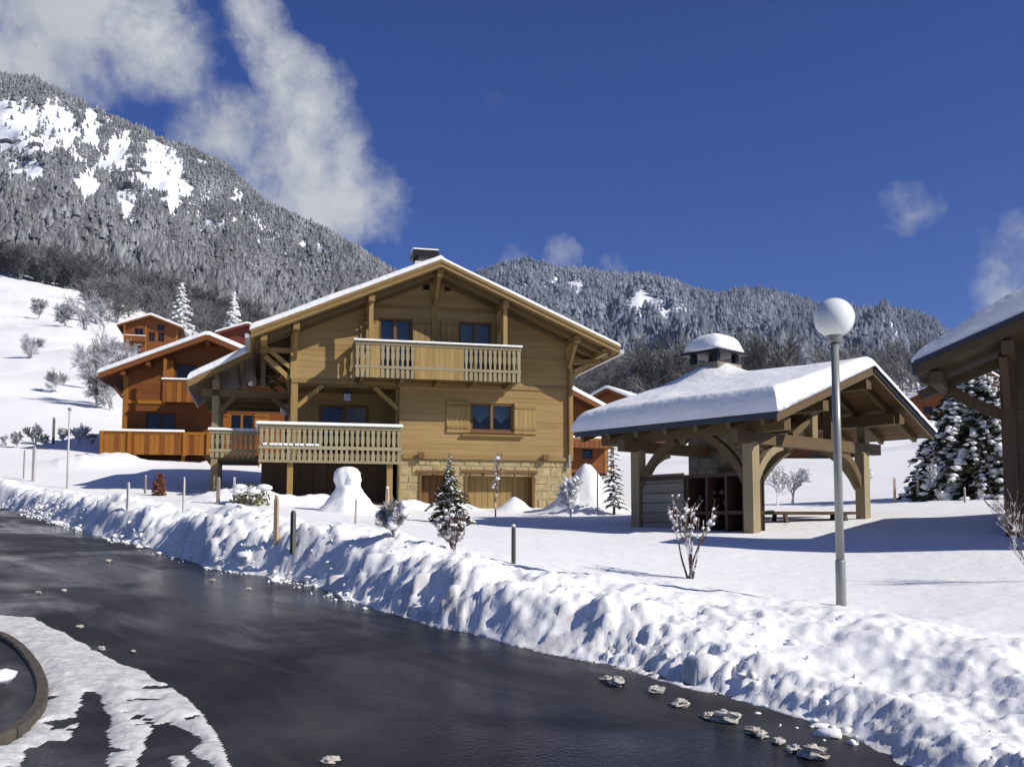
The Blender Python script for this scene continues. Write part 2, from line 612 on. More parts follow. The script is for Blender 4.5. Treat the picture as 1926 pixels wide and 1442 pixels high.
def fbm(x, y, o=4, seed=0, gain=0.5):
    s, a, t = 0, 1.0, 0
    for i in range(o):
        s = s + a * vnoise(x * 2 ** i + 13.7 * i, y * 2 ** i - 7.3 * i, seed + i)
        t += a
        a *= gain
    return s / t


def sstep(a, b, x):
    t = np.clip((x - a) / (b - a), 0, 1)
    return t * t * (3 - 2 * t)


# ------------------------------------------------------------------ the lie of the land
TAB = [(-1.2, [(0, .2), (31, 3.4), (48, 6.2), (62, 9), (110, 21), (180, 42), (300, 86), (430, 125)]),
       (-.8, [(0, 0), (31, 2.9), (34, 3.6), (48, 5.8), (62, 8.5), (110, 20), (180, 40), (300, 82), (430, 120)]),
       (-.5, [(0, 0), (25, 2.6), (33, 3.05), (40, 4.0), (48, 5.2), (62, 8), (110, 18.8), (180, 37), (300, 76), (430, 112)]),
       (-.42, [(0, 0), (20, 2.0), (30, 2.6), (36, 3.2), (44, 4.5), (52, 5.5), (62, 7.8), (110, 18.5), (180, 36), (300, 70), (430, 102)]),
       (-.3, [(0, .2), (17, 1.75), (26, 2.3), (34, 2.95), (44, 4.2), (52, 5.3), (62, 7.2), (110, 16), (180, 31), (300, 60), (430, 90)]),
       (-.17, [(0, .4), (13, 1.42), (15.5, 1.6), (28, 2.28), (34, 2.5), (60, 5.6), (110, 13), (180, 25), (300, 45), (430, 68)]),
       (0, [(0, .4), (10, .95), (13, 1.18), (20, 1.62), (30, 2.12), (35, 2.35), (60, 4.6), (110, 10), (180, 19), (300, 37), (430, 56)]),
       (.2, [(0, .4), (8, .70), (11.2, .88), (14, 1.08), (19.5, 1.58), (26, 2.05), (35, 2.75), (60, 5.2), (110, 11), (180, 20), (300, 38), (430, 58)]),
       (.33, [(0, .4), (7, .55), (10, .70), (11.5, .76), (14, 1.02), (18.5, 1.56), (22, 1.86), (35, 2.85), (80, 8.2), (180, 22), (300, 42), (430, 66)]),
       (.48, [(0, .3), (6, .42), (7.5, .5), (10.5, .78), (14.5, 1.27), (17, 1.70), (24, 2.25), (30, 2.8), (80, 8.4), (180, 23), (300, 44), (430, 70)]),
       (.9, [(0, .2), (4, .4), (7.5, .7), (14, 1.4), (17, 1.8), (30, 3), (80, 9), (180, 25), (300, 48), (430, 76)]),
       (1.3, [(0, .2), (7.5, .8), (17, 1.9), (30, 3.2), (80, 9.5), (180, 26), (300, 50), (430, 80)])]
GA = np.linspace(-1.2, 1.3, 126)
GL = np.linspace(math.log(3), math.log(430), 200)
_cols = np.array([np.interp(np.exp(GL), [p[0] for p in pr], [p[1] for p in pr]) for _, pr in TAB])
GZ = np.array([[np.interp(a, [t[0] for t in TAB], _cols[:, j]) for j in range(len(GL))] for a in GA])


def _blur(A, ax, k):
    w = np.exp(-0.5 * (np.arange(-2 * k, 2 * k + 1) / k) ** 2)
    w /= w.sum()
    P = np.pad(A, [(2 * k, 2 * k) if i == ax else (0, 0) for i in range(2)], mode='edge')
    return np.apply_along_axis(lambda r: np.convolve(r, w, 'valid'), ax, P)


GZ = _blur(_blur(GZ, 0, 3), 1, 2)


def field(x, y):
    x, y = np.asarray(x, float), np.asarray(y, float)
    yy = np.clip(y, 3, 430)
    i = np.clip((np.clip(x / yy, -1.2, 1.3) + 1.2) / 2.5 * 125, 0, 124.999)
    j = np.clip((np.log(yy) - GL[0]) / (GL[-1] - GL[0]) * 199, 0, 198.999)
    i0, j0 = i.astype(int), j.astype(int)
    fi, fj = i - i0, j - j0
    return (GZ[i0, j0] * (1 - fi) + GZ[i0 + 1, j0] * fi) * (1 - fj) + (GZ[i0, j0 + 1] * (1 - fi) + GZ[i0 + 1, j0 + 1] * fi) * fj


def zroad(x, y):
    return 0.075 * np.asarray(y) - 0.02 * np.asarray(x) - 0.2


def on_road(u, v):
    d = ray(u, v)
    k = (-0.2 - EYE) / (d[2] - 0.075 * d[1] + 0.02 * d[0])
    return d[0] * k, d[1] * k


EDGE = [(-60, 66), (-33, 44)] + [on_road(u, v) for u, v in
        [(-300, 926), (0, 952), (200, 1012), (400, 1068), (560, 1099), (700, 1142), (800, 1168), (900, 1194), (1000, 1222),
         (1200, 1264), (1300, 1294), (1400, 1324), (1500, 1354), (1600, 1392), (1680, 1446)]] + [(2.75, 4.2), (3.2, 1), (4.2, -6), (7, -16)]


def edge_dist(x, y):
    """Signed distance to the road edge, positive on the snow side."""
    best = np.full(x.shape, 1e9)
    sgn = np.ones(x.shape)
    for (ax, ay), (bx, by) in zip(EDGE[:-1], EDGE[1:]):
        dx, dy = bx - ax, by - ay
        t = np.clip(((x - ax) * dx + (y - ay) * dy) / (dx * dx + dy * dy), 0, 1)
        d = np.hypot(x - ax - t * dx, y - ay - t * dy)
        c = (x - ax) * dy - (y - ay) * dx
        upd = d < best
        best = np.where(upd, d, best)
        sgn = np.where(upd, np.where(c < 0, 1, -1), sgn)
    return best * sgn


# shovelled heaps by the houses: photo column, depth, height, radius
HEAPS = [(1106, 29.5, 1.15, .75), (1090, 30.5, .8, .8), (968, 31.2, .45, .45), (778, 31, .35, .6), (860, 31.5, .3, .7), (600, 29.5, .35, .8), (520, 28, .3, .9), (430, 28, .35, 1.0), (215, 47, .5, 1.5), (150, 44, .5, 1.4)]


def ground(x, y, detail=True):
    x, y = np.asarray(x, float), np.asarray(y, float)
    zf = field(x, y) + 0.05 * (fbm(x * .35, y * .35, 3, 3) - .5) * 2 * sstep(6, 12, np.abs(y) + 4)
    sd_ = edge_dist(x, y)
    if detail:
        sd_ = sd_ + 0.20 * (fbm(x * 1.7, y * 1.7, 3, 21) - .5) + 0.32 * (fbm(x * .42, y * .42, 2, 23) - .5) * sstep(-.2, .5, sd_ + .45)
    zf = zf + sstep(46, 110, y) * ((fbm(x / 26, y / 26, 3, 7) - .5) * 5.0 + (fbm(x / 7, y / 7, 3, 8) - .5) * 1.1)
    lump = (1 + .5 * (fbm(x * 3, y * 3, 3, 61) - .5)) if detail else 1.0
    for u_, Y_, h_, r_ in HEAPS:
        k_ = ((x - (u_ - 963) / FPX * Y_) ** 2 + (y - Y_) ** 2) / r_ ** 2
        zf = zf + h_ * np.exp(-k_) * lump
    zr = zroad(x, y)
    s = np.maximum(sd_, 0)
    right = sstep(.3, 2.6, x)                       # towards the right the bank lies flatter and wider
    warp = 0.9 * (fbm(x * .55, y * .55, 2, 15) - .5) if detail else 0.0
    wd = (0.62 + 1.6 * right) * (1 + warp)
    rise = sstep(0, 1, s / wd)
    amp = (0.02 + 0.55 * np.clip(fbm(x * .62, y * .62, 2, 5) - .32, 0, 1)) * (1 - .5 * right)
    c = 0.95 + 1.15 * right
    crest = np.where(s < c, sstep(0, 1, s / c), np.exp(-((s - c) / .8) ** 2))
    z = zr * (1 - rise) + zf * rise + amp * crest
    z = z + right * .17 * np.exp(-((s - .42) / .26) ** 2) * sstep(0, .2, s)      # low crumbly berm at the foot
    if detail:
        e = np.exp(-((s - .95 - .8 * right) / (1.0 + .5 * right)) ** 2) * sstep(0.05, 0.6, s)
        b1 = fbm(x * 1.9 + 3, y * 1.9, 4, 31, .55)
        b2 = 1 - np.abs(fbm(x * 3.3, y * 3.3, 3, 37) - .5) * 2
        z = z + e * ((0.42 - .14 * right) * (b1 - .5) + (0.06 - .02 * right) * (b2 - .75))
        rough = (1 - .35 * right) * (.15 + sstep(.42, .62, fbm(x * .9, y * .9, 2, 55))) * np.exp(-(s / 2.2) ** 2) + .8 * np.exp(-((s - .2) / .3) ** 2)
        z = z + rough * sstep(0, .15, s) * (0.16 * (fbm(x * 6, y * 6, 4, 41, .7) - .5))
    return np.where(sd_ <= 0, zr - 0.16, np.maximum(z, zr - 0.02))


def gz(x, y):
    return float(ground(np.array([x]), np.array([y]))[0])


def on_ground(u, v, y0=6.0, y1=420.0):
    d = ray(u, v)
    Y = np.geomspace(y0, y1, 1500)
    k = Y / d[1]
    hit = np.nonzero(EYE + d[2] * k < ground(d[0] * k, Y, False))[0]
    Yh = Y[hit[0]] if len(hit) else y1
    x = d[0] * Yh / d[1]
    return Vector((x, Yh, gz(x, Yh)))


def grid_faces(nr, nc):
    i = np.arange((nr - 1) * (nc - 1))
    r, c = i // (nc - 1), i % (nc - 1)
    a = r * nc + c
    return np.stack([a, a + 1, a + nc + 1, a + nc], 1)


def build_ground():
    rows = list(np.arange(-5, 5, 0.25)) + list(np.geomspace(5, 42, 480)) + list(np.geomspace(42, 430, 130)[1:])
    u = np.concatenate([np.linspace(-1.5, -.56, 34)[:-1], np.linspace(-.56, .56, 660), np.linspace(.56, 1.5, 34)[1:]])
    Yg, Ug = np.meshgrid(np.array(rows), u, indexing='ij')
    Xg = Ug * (Yg + 6)
    Z = ground(Xg, Yg)
    Zb = Z.copy()
    rg = np.random.default_rng(5)
    # thrown clods along the ploughed bank
    pts = np.array(EDGE[3:17])
    seg = np.diff(pts, axis=0)
    ln = np.hypot(*seg.T)
    cum = np.concatenate([[0], np.cumsum(ln)])
    rr = np.array(rows)
    for _ in range(300):
        q = rg.uniform(0, cum[-1])
        k = min(np.searchsorted(cum, q, 'right') - 1, len(seg) - 1)
        p = pts[k] + seg[k] * ((q - cum[k]) / ln[k])
        nrm = np.array([-seg[k][1], seg[k][0]]) / ln[k]
        s = rg.gamma(2.0, 0.45)
        p = p + nrm * s
        r = min(0.02 + rg.gamma(1.1, 0.04), .16)
        i0, i1 = np.searchsorted(rr, p[1] - r), np.searchsorted(rr, p[1] + r)
        if i1 - i0 < 1:
            continue
        uc = p[0] / (p[1] + 6)
        du = r / (p[1] + 6) * 1.3 + .002
        j0, j1 = np.searchsorted(u, uc - du), np.searchsorted(u, uc + du)
        X, Y = Xg[i0:i1, j0:j1], Yg[i0:i1, j0:j1]
        if X.size == 0:
            continue
        d2 = ((X - p[0]) ** 2 + (Y - p[1]) ** 2) / r ** 2 * (0.75 + .6 * vnoise(X * 9, Y * 9, _))
        zb = float(np.median(Zb[i0:i1, j0:j1]))
        dome = zb + r * 0.62 * np.sqrt(np.clip(1 - d2, 0, 1)) - r * .12
        Z[i0:i1, j0:j1] = np.where(d2 < 1, np.maximum(Z[i0:i1, j0:j1], dome), Z[i0:i1, j0:j1])
    V = np.stack([Xg, Yg, Z], -1).reshape(-1, 3)
    o = obj('snow_ground', V, grid_faces(*Xg.shape), 'snow_field', None, True, 'structure')
    sdist = np.maximum(edge_dist(Xg, Yg), 0)
    grit = np.exp(-sdist / .35) * sstep(.35, .75, fbm(Xg * 5, Yg * 5, 4, 91, .65)) + .5 * np.exp(-sdist / 1.2) * sstep(.62, .8, fbm(Xg * 9, Yg * 9, 3, 95, .65))
    o.data.attributes.new('grit', 'FLOAT', 'POINT').data.foreach_set('value', np.clip(grit, 0, 1).astype(np.float32).ravel())
    o['label'] = 'deep white snow over the fields with a ploughed bank along the road'


build_ground()


def build_road():
    xs = np.arange(-46, 8, 0.35)
    ys = np.arange(-14, 50, 0.35)
    Yg, Xg = np.meshgrid(ys, xs, indexing='ij')
    Z = zroad(Xg, Yg) + 0.015 * (fbm(Xg * .3, Yg * .3, 2, 9) - .5)
    D = edge_dist(Xg, Yg)
    F = grid_faces(*Xg.shape)
    keep = (D.ravel()[F] < 0.9).any(1)
    o = obj('road', np.stack([Xg, Yg, Z], -1).reshape(-1, 3), F[keep], 'asphalt', None, True, 'structure')
    o['label'] = 'wet dark asphalt road curving past the snow bank'


build_road()


def in_poly(x, y, poly):
    c = np.zeros(x.shape, bool)
    for (x0, y0), (x1, y1) in zip(poly, poly[1:] + poly[:1]):
        c ^= ((y0 > y) != (y1 > y)) & (x < (x1 - x0) * (y - y0) / (y1 - y0 + 1e-12) + x0)
    return c


KERB = [(-9.5, 13.6), (-7.4, 11.6)] + [on_road(u, v) for u, v in [(0, 1200), (40, 1228), (66, 1262), (80, 1300), (74, 1340), (40, 1378), (0, 1400), (-60, 1424)]] + [(-5.2, 5.2), (-8, 4.6)]


def build_kerb():
    zi = 0.045
    poly = KERB + [(-12, 4.6), (-12, 13.6)]
    o = obj('pavement', [(x, y, float(zroad(x, y)) + zi - .01) for x, y in poly], [tuple(range(len(poly)))[::-1]], 'asphalt', None, False, 'structure')
    o['label'] = 'dark wet paved island behind the kerb'
    root = bpy.data.objects.new('kerb', None)
    link(root, Matrix.Translation(Vector((KERB[4][0], KERB[4][1], 0))))
    root['kind'] = 'structure'
    root['label'] = 'curved grey-brown concrete kerb around the paved island'
    # resample the curve smoothly
    P = np.array(KERB)
    t = np.linspace(0, len(P) - 1, 400)
    C = np.stack([np.interp(t, range(len(P)), P[:, 0]), np.interp(t, range(len(P)), P[:, 1])], 1)
    ker = np.hanning(41)
    ker /= ker.sum()
    for k in (0, 1):
        C[:, k] = np.convolve(np.pad(C[:, k], 20, mode='edge'), ker, 'valid')
    step = np.concatenate([[0], np.cumsum(np.hypot(*np.diff(C, axis=0).T))])
    n = int(step[-1] / 0.5)
    for i in range(n):
        q = np.linspace(i * .5 + .008, (i + 1) * .5 - .008, 4)
        x, y = np.interp(q, step, C[:, 0]), np.interp(q, step, C[:, 1])
        v, f = [], []
        for k in range(4):
            k0, k1 = max(k - 1, 0), min(k + 1, 3)
            tx, ty = x[k1] - x[k0], y[k1] - y[k0]
            L = math.hypot(tx, ty)
            nx, ny = ty / L, -tx / L
            z = float(zroad(x[k], y[k]))
            for w, h in ((-.045, -.1), (-.045, .055), (-.033, .066), (.033, .066), (.045, .052), (.045, -.1)):
                v.append((x[k] + nx * w, y[k] + ny * w, z + h + 0.006 * math.sin(i * 7)))
        for k in range(3):
            for m in range(6):
                f.append((k * 6 + m, k * 6 + (m + 1) % 6, k * 6 + 6 + (m + 1) % 6, k * 6 + 6 + m))
        f += [(5, 4, 3, 2, 1, 0), tuple(range(18, 24))]
        obj('kerb_stone', v, f, 'kerb', root)


build_kerb()


def build_slush():
    xs = np.arange(-6.6, 1.0, 0.022)
    ys = np.arange(4.6, 11.5, 0.022)
    Yg, Xg = np.meshgrid(ys, xs, indexing='ij')
    Zr = zroad(Xg, Yg)
    U, V = proj(Xg, Yg, Zr)
    n1 = fbm(Xg * 3, Yg * 3, 2, 51, .5) - .5
    n2 = fbm(Xg * 3, Yg * 3, 2, 61, .5) - .5
    n3 = fbm(Xg * 14, Yg * 14, 3, 66, .6) - .5
    U0, V0_ = U + n1 * 14 + n3 * 10, V + n2 * 12 + n3 * 8
    U, V = U + n1 * 40 + n3 * 22, V + n2 * 30 + n3 * 16
    outer = [(-200, 1115), (0, 1158), (70, 1162), (110, 1186), (215, 1240), (318, 1288), (388, 1343), (420, 1400), (442, 1460), (455, 1640), (-300, 1640), (-300, 1440), (0, 1402), (40, 1380), (76, 1340), (82, 1300), (66, 1262), (40, 1228), (0, 1198), (-200, 1140)]
    m = in_poly(U0, V0_, outer)
    for hole in ([(146, 1322), (163, 1300), (190, 1308), (200, 1350), (206, 1560), (150, 1560)],
                 [(272, 1392), (295, 1366), (338, 1362), (366, 1396), (388, 1450), (395, 1600), (272, 1560)],
                 [(48, 1400), (110, 1388), (150, 1392), (160, 1560), (40, 1500)]):
        m &= ~in_poly(U, V, hole)
    m |= in_poly(U, V, [(330, 1418), (362, 1412), (372, 1450), (338, 1470)])
    m |= in_poly(U, V, [(208, 1340), (262, 1336), (268, 1420), (212, 1424)])
    hol = fbm(Xg * 5, Yg * 5, 4, 71, .65)
    m &= ~((hol > .76 - .0005 * np.clip(V - 1250, 0, 200)) & (V > 1230))
    dist = np.zeros(Xg.shape)
    er = m.copy()
    for _ in range(9):
        q = er.copy()
        q[1:-1, 1:-1] &= er[:-2, 1:-1] & er[2:, 1:-1] & er[1:-1, :-2] & er[1:-1, 2:]
        er = q
        dist += er
    hgt = 0.004 + (dist / 9) ** .7 * (.022 + .05 * np.clip(fbm(Xg * 6, Yg * 6, 5, 81, .65) - .3, 0, 1))
    F = grid_faces(*Xg.shape)
    keep = m.ravel()[F].all(1)
    cnt = np.zeros(Xg.size)
    np.add.at(cnt, F[keep].ravel(), 1)
    z = np.where(cnt.reshape(Xg.shape) >= 4, Zr + hgt, Zr + .002)
    F = F[keep]
    used, inv = np.unique(F, return_inverse=True)
    VV = np.stack([Xg, Yg, z], -1).reshape(-1, 3)[used]
    o = obj('slush', VV, inv.reshape(-1, 4), 'snow_dirty', None, True, 'stuff')
    tag(o, 'thin tracked slush along the near side of the road by the kerb', 'slush')
    # heap of snow on the paved island
    x, y = on_road(-6, 1312)
    v, f = blob(rnd, 12, 8)
    v = [(a * .10, b * .2, c * .06) for a, b, c in v]
    tag(obj('snow_heap', v, f, 'snow', None, True, W=Matrix.Translation((x, y, float(zroad(x, y)) + .14))),
        'small heap of snow on the paved island behind the kerb', 'snow heap')


def blob(rg, nu=10, nv=7, rough=.22):
    v, f = [(0, 0, -1)], []
    for j in range(1, nv):
        th = math.pi * j / nv
        for i in range(nu):
            a = 2 * math.pi * i / nu
            r = 1 + rg.uniform(-rough, rough)
            v.append((r * math.sin(th) * math.cos(a), r * math.sin(th) * math.sin(a), -r * math.cos(th)))
    v.append((0, 0, 1))
    for i in range(nu):
        f.append((0, 1 + (i + 1) % nu, 1 + i))
        f.append((len(v) - 1, 1 + (nv - 2) * nu + i, 1 + (nv - 2) * nu + (i + 1) % nu))
    for j in range(nv - 2):
        for i in range(nu):
            a = 1 + j * nu + i
            b = 1 + j * nu + (i + 1) % nu
            f.append((a, b, b + nu, a + nu))
    return v, f


build_slush()

# ------------------------------------------------------------------ mountains and far woods
SIL_L = [(-900, 60), (-300, 105), (0, 147), (60, 154), (130, 186), (300, 262), (430, 318), (470, 356), (500, 386), (560, 416), (620, 440), (680, 478), (730, 512), (800, 552), (900, 610), (1000, 660), (1200, 730)]
SIL_R = [(500, 640), (780, 545), (900, 518), (940, 505), (990, 494), (1050, 507), (1120, 518), (1200, 523), (1260, 531), (1310, 549), (1350, 560), (1400, 548), (1450, 551), (1520, 576), (1560, 587), (1620, 589), (1690, 587), (1740, 604), (1800, 640), (1900, 690), (2100, 730), (2600, 700), (3200, 640)]


class Mountain:
    def __init__(s, sil, y0, yr, base, seed, amp):
        s.sil, s.y0, s.yr, s.base, s.seed, s.amp = sil, y0, yr, base, seed, amp

    def pt(s, a, t):
        """a = x/y direction, t 0 at the foot, 1 at the ridge, beyond that the far side."""
        sr, sb = [ray(*p) for p in s.sil], [ray(*p) for p in s.base]
        er = np.interp(a, [d[0] / d[1] for d in sr], [d[2] / d[1] for d in sr])
        e0 = np.interp(a, [d[0] / d[1] for d in sb], [d[2] / d[1] for d in sb])
        Y = s.y0 + (s.yr - s.y0) * t
        tt = np.clip(t, 0, 1)
        e = e0 + (er - e0) * tt ** 0.85
        rel = (fbm(a * 22, t * 5, 4, s.seed) - .5) * s.amp * 4 * tt * (1 - tt)
        z = EYE + e * Y + rel
        z = np.where(t > 1, EYE + er * s.yr - (t - 1) * (s.yr - s.y0) * .8, z)
        return a * Y, Y, z

    def build(s, name, label, a0, a1, na, nt):
        A, T = np.meshgrid(np.linspace(a0, a1, na), np.concatenate([np.linspace(0, 1, nt), [1.06, 1.15]]), indexing='xy')
        x, y, z = s.pt(A, T)
        o = obj(name, np.stack([x, y, z], -1).reshape(-1, 3), grid_faces(*A.shape), 'mountain', None, True, 'structure')
        o['label'] = label
        return o


ML = Mountain(SIL_L, 390, 1350, [(-900, 480), (0, 520), (150, 555), (300, 615), (500, 660), (900, 740), (1200, 760)], 11, 60)
MR = Mountain(SIL_R, 620, 2700, [(500, 740), (1000, 740), (1900, 740), (3200, 740)], 12, 190)
ML.build('mountain', 'near forested mountain with open snow patches above the orange chalets', -.95, .12, 300, 120)
MR.build('mountain', 'long far ridge of snowy forest behind the shelter roof', -.25, 1.2, 300, 120)
# open snow fields on the near mountain, in photo pixels: centre, half sizes, tilt
OPEN = [(15, 232, 55, 42, .2), (112, 235, 26, 48, -.6), (172, 240, 15, 36, 0), (224, 288, 17, 34, 0), (304, 308, 24, 40, -.35), (84, 275, 26, 20, 0),
        (20, 285, 34, 18, 0), (62, 322, 26, 14, 0), (165, 352, 22, 40, .1), (205, 305, 22, 16, 0), (240, 380, 18, 34, .1), (305, 345, 46, 20, .25), (322, 385, 9, 30, -.2),
        (25, 318, 10, 22, 0), (402, 432, 27, 12, 0), (500, 452, 16, 5, .5), (566, 463, 10, 6, .5), (602, 468, 12, 6, .5), (375, 300, 16, 8, .5), (272, 243, 10, 8, 0), (440, 365, 14, 6, .5), (150, 300, 20, 12, 0)]


def open_mask(U, V, L):
    m = np.full(U.shape, 9.0)
    for cx, cy, rx, ry, ang in L:
        c, q = math.cos(ang), math.sin(ang)
        dx, dy = U - cx, V - cy
        m = np.minimum(m, ((dx * c + dy * q) / (rx * 1.3)) ** 2 + ((-dx * q + dy * c) / (ry * 1.25)) ** 2)
    return m


def cone_forest(name, label, mtn, a0, a1, n, hmin, hmax, mat, seed, openings, wscale, smean, wide=.3):
    rg = np.random.default_rng(seed)
    a = rg.uniform(a0, a1, n)
    t = rg.uniform(0.04, 1.0, n) ** 0.85
    t[: n // 14] = rg.uniform(.985, 1.0, n // 14)
    x, y, z = mtn.pt(a, t)
    U, V = proj(x, y, z)
    jit = 26
    U2 = U + (fbm(U / 14, V / 14, 2, seed) - .5) * jit
    V2 = V + (fbm(U / 14, V / 14, 2, seed + 9) - .5) * jit
    dm = open_mask(U2, V2, openings)
    keep = rg.uniform(0, 1, n)
    streak = (fbm(U / 9, V / 70, 3, seed + 3) > .60) & (V < 345) & (V > 185) & (U < 345) & (mtn is ML)
    ok = ((dm > 1) | ((dm > .62) & (keep < .30)) | (keep < .02)) & ~(streak & (keep > .25)) & (U > -320) & (U < 2250)
    x, y, z, U, V = x[ok], y[ok], z[ok], U[ok], V[ok]
    N = len(x)
    h = rg.uniform(hmin, hmax, N) * (0.5 + 1.0 * fbm(x / 60, y / 60, 2, seed)) * np.exp(rg.normal(0, .16, N))
    sides, tiers = 5, 2
    tv = []
    for k in range(tiers):
        zt = 1 - .36 * k
        zb = zt - .52 - .08 * k
        tv.append((0, 0, zt))
        rad = wide * (.55 + .45 * k)
        for i in range(sides):
            an = 2 * math.pi * (i + .5 * k) / sides
            tv.append((rad * math.cos(an), rad * math.sin(an), zb))
    tv = np.array(tv)
    tf = np.array([(k * (sides + 1), k * (sides + 1) + 1 + i, k * (sides + 1) + 1 + (i + 1) % sides) for k in range(tiers) for i in range(sides)])
    rot = rg.uniform(0, 6.28, N)
    Vx = np.repeat(tv[None], N, 0) + rg.normal(0, .05, (N, len(tv), 3)) * np.array([1, 1, .6])
    c, q = np.cos(rot)[:, None], np.sin(rot)[:, None]
    wid = rg.uniform(.8, 1.25, N)[:, None]
    X = (Vx[..., 0] * c - Vx[..., 1] * q) * h[:, None] * wid + x[:, None]
    Y = (Vx[..., 0] * q + Vx[..., 1] * c) * h[:, None] * wid + y[:, None]
    Z = Vx[..., 2] * h[:, None] + z[:, None] - 1.0
    F = (tf[None] + (np.arange(N) * len(tv))[:, None, None]).reshape(-1, 3)
    o = obj(name, np.stack([X, Y, Z], -1).reshape(-1, 3), F, mat, None, False, 'stuff')
    tag(o, label, 'forest')
    per = smean + (fbm(U / wscale, V / wscale, 4, seed + 5) - .5) * .95 + rg.normal(0, .15, N)
    sn = (per[:, None] + rg.normal(0, .16, (N, len(tf)))).ravel()
    at_ = o.data.attributes.new('snowy', 'FLOAT', 'FACE')
    at_.data.foreach_set('value', np.clip(sn, 0, 1).astype(np.float32))
    return o


cone_forest('snowy_forest', 'frosted grey conifer forest covering the near mountain', ML, -.75, .06, 66000, 5, 9.5, 'forest_l', 3, OPEN, 40, .52)
cone_forest('snowy_forest', 'bluish frosted forest on the far ridge behind the shelter', MR, -.1, .62, 46000, 11, 19, 'forest_r', 4,
            [(1215, 570, 34, 14, 0), (1200, 585, 10, 30, 0), (1085, 545, 12, 12, 0), (1050, 530, 22, 3, .6), (1255, 590, 8, 5, 0)], 60, .46)


def build_cliffs():
    rg = np.random.default_rng(8)
    for k, (u0, u1, v, hh) in enumerate([(-20, 42, 266, 9), (30, 100, 296, 11), (55, 82, 275, 14), (126, 186, 320, 13), (206, 292, 326, 13), (186, 270, 350, 15), (455, 500, 440, 12)]):
        us = np.linspace(u0, u1, 26)
        vv, n = [], len(us)
        for j, dv in enumerate((1.0, .35, -.35, -1.0)):
            for i, u in enumerate(us):
                e = math.sin(math.pi * i / (n - 1)) ** .5
                vs_ = v + dv * hh * e * .5 + 5 * (vnoise(np.array([u / 12.]), np.array([k * 3.]), 2)[0] - .5)
                Yd = surf_depth(ML, u, v + hh * .4)
                p = at(u, vs_, Yd - 6 - 5 * rg.uniform(0, 1) * (abs(dv) < .9))
                vv.append(p)
        f = grid_faces(4, n)
        o = obj('rock_cliff', np.array(vv), f, 'rock', None, False, 'structure')
        o['label'] = 'dark rock band between the snow fields on the near mountain'


def surf_depth(mtn, u, v):
    a = np.full(400, (u - 963) / FPX)
    t = np.linspace(0, 1, 400)
    x, y, z = mtn.pt(a, t)
    pu, pv = proj(x, y, z)
    return float(y[np.argmin(np.abs(pv - v))])


build_cliffs()


# ------------------------------------------------------------------ trees
def tube(V, F, p, q, r0, r1, n=3):
    p, q = np.asarray(p, float), np.asarray(q, float)
    d = q - p
    d = d / (np.linalg.norm(d) + 1e-9)
    a = np.cross(d, (0, 0, 1) if abs(d[2]) < .9 else (1, 0, 0))
    a /= np.linalg.norm(a)
    b = np.cross(d, a)
    k = len(V)
    for c, r in ((p, r0), (q, r1)):
        for i in range(n):
            an = 2 * math.pi * i / n
            V.append(c + a * r * math.cos(an) + b * r * math.sin(an))
    for i in range(n):
        F.append((k + i, k + (i + 1) % n, k + n + (i + 1) % n, k + n + i))


def bare_tree(rg, h, levels=4, kids=4, r0=None, spread=.6, stems=1, trunk=.3, rmin=.006, up=.3):
    """Leafless tree: trunk and limbs, then the twigs, as two lists of tubes."""
    tv, tf, wv, wf = [], [], [], []
    r0 = r0 or h * .016

    def grow(p, d, L, r, lev):
        segs = 2
        for s in range(segs):
            d2 = d + rg.normal(0, .12, 3)
            d2[2] += up * .12
            d2 /= np.linalg.norm(d2)
            q = p + d2 * L / segs
            r1 = max(r * .78, rmin)
            tube(tv if lev < 2 else wv, tf if lev < 2 else wf, p, q, r, r1, 5 if lev == 0 else 3)
            if lev < levels:
                for _ in range(kids if s or lev else kids - 2):
                    an = rg.uniform(0, 6.283)
                    e = rg.uniform(.5, 1.0) * spread
                    a = np.cross(d2, rg.normal(0, 1, 3))
                    a /= np.linalg.norm(a)
                    nd = d2 * math.cos(e) + a * math.sin(e)
                    t0 = p + (q - p) * rg.uniform(.35, 1)
                    grow(t0, nd, L * rg.uniform(.5, .72), max(r1 * .55, rmin), lev + 1)
            p, d, r = q, d2, r1

    for s in range(stems):
        d = np.array([rg.normal(0, .22 if stems > 1 else .04), rg.normal(0, .22 if stems > 1 else .04), 1.0])
        d /= np.linalg.norm(d)
        grow(np.array([rg.normal(0, .02 * h), rg.normal(0, .02 * h), -.03 * h]) if stems > 1 else np.array([0, 0, -.03 * h]), d, h * (trunk + .15), r0, 0)
    return (np.array(tv), np.array([f for f in tf])), (np.array(wv), np.array(wf))


def wood_mass(name, label, spots, mat, seed, hmin, hmax, protos=5, **kw):
    rg = np.random.default_rng(seed)
    pr = []
    for k in range(protos):
        (a, b), (c, d) = bare_tree(rg, 1.0, 3, 4, .018, .65, rmin=.0042, **kw)
        pr.append((np.concatenate([a, c]), np.concatenate([np.array([[f[0], f[1], f[2], f[3]] for f in fix4(b)]), fix4(d) + len(a)])))
    VV, FF, off_ = [], [], 0
    for (x, y, z) in spots:
        v, f = pr[rg.integers(protos)]
        h = rg.uniform(hmin, hmax)
        an = rg.uniform(0, 6.28)
        c, q = math.cos(an), math.sin(an)
        w = rg.uniform(.85, 1.25)
        VV.append(np.stack([(v[:, 0] * c - v[:, 1] * q) * h * w + x, (v[:, 0] * q + v[:, 1] * c) * h * w + y, v[:, 2] * h + z], 1))
        FF.append(f + off_)
        off_ += len(v)
    o = obj(name, np.concatenate(VV), np.concatenate(FF), mat, None, False, 'stuff')
    return tag(o, label, 'bare wood')


def fix4(f):
    return np.array([tuple(x) for x in f], int).reshape(-1, 4)


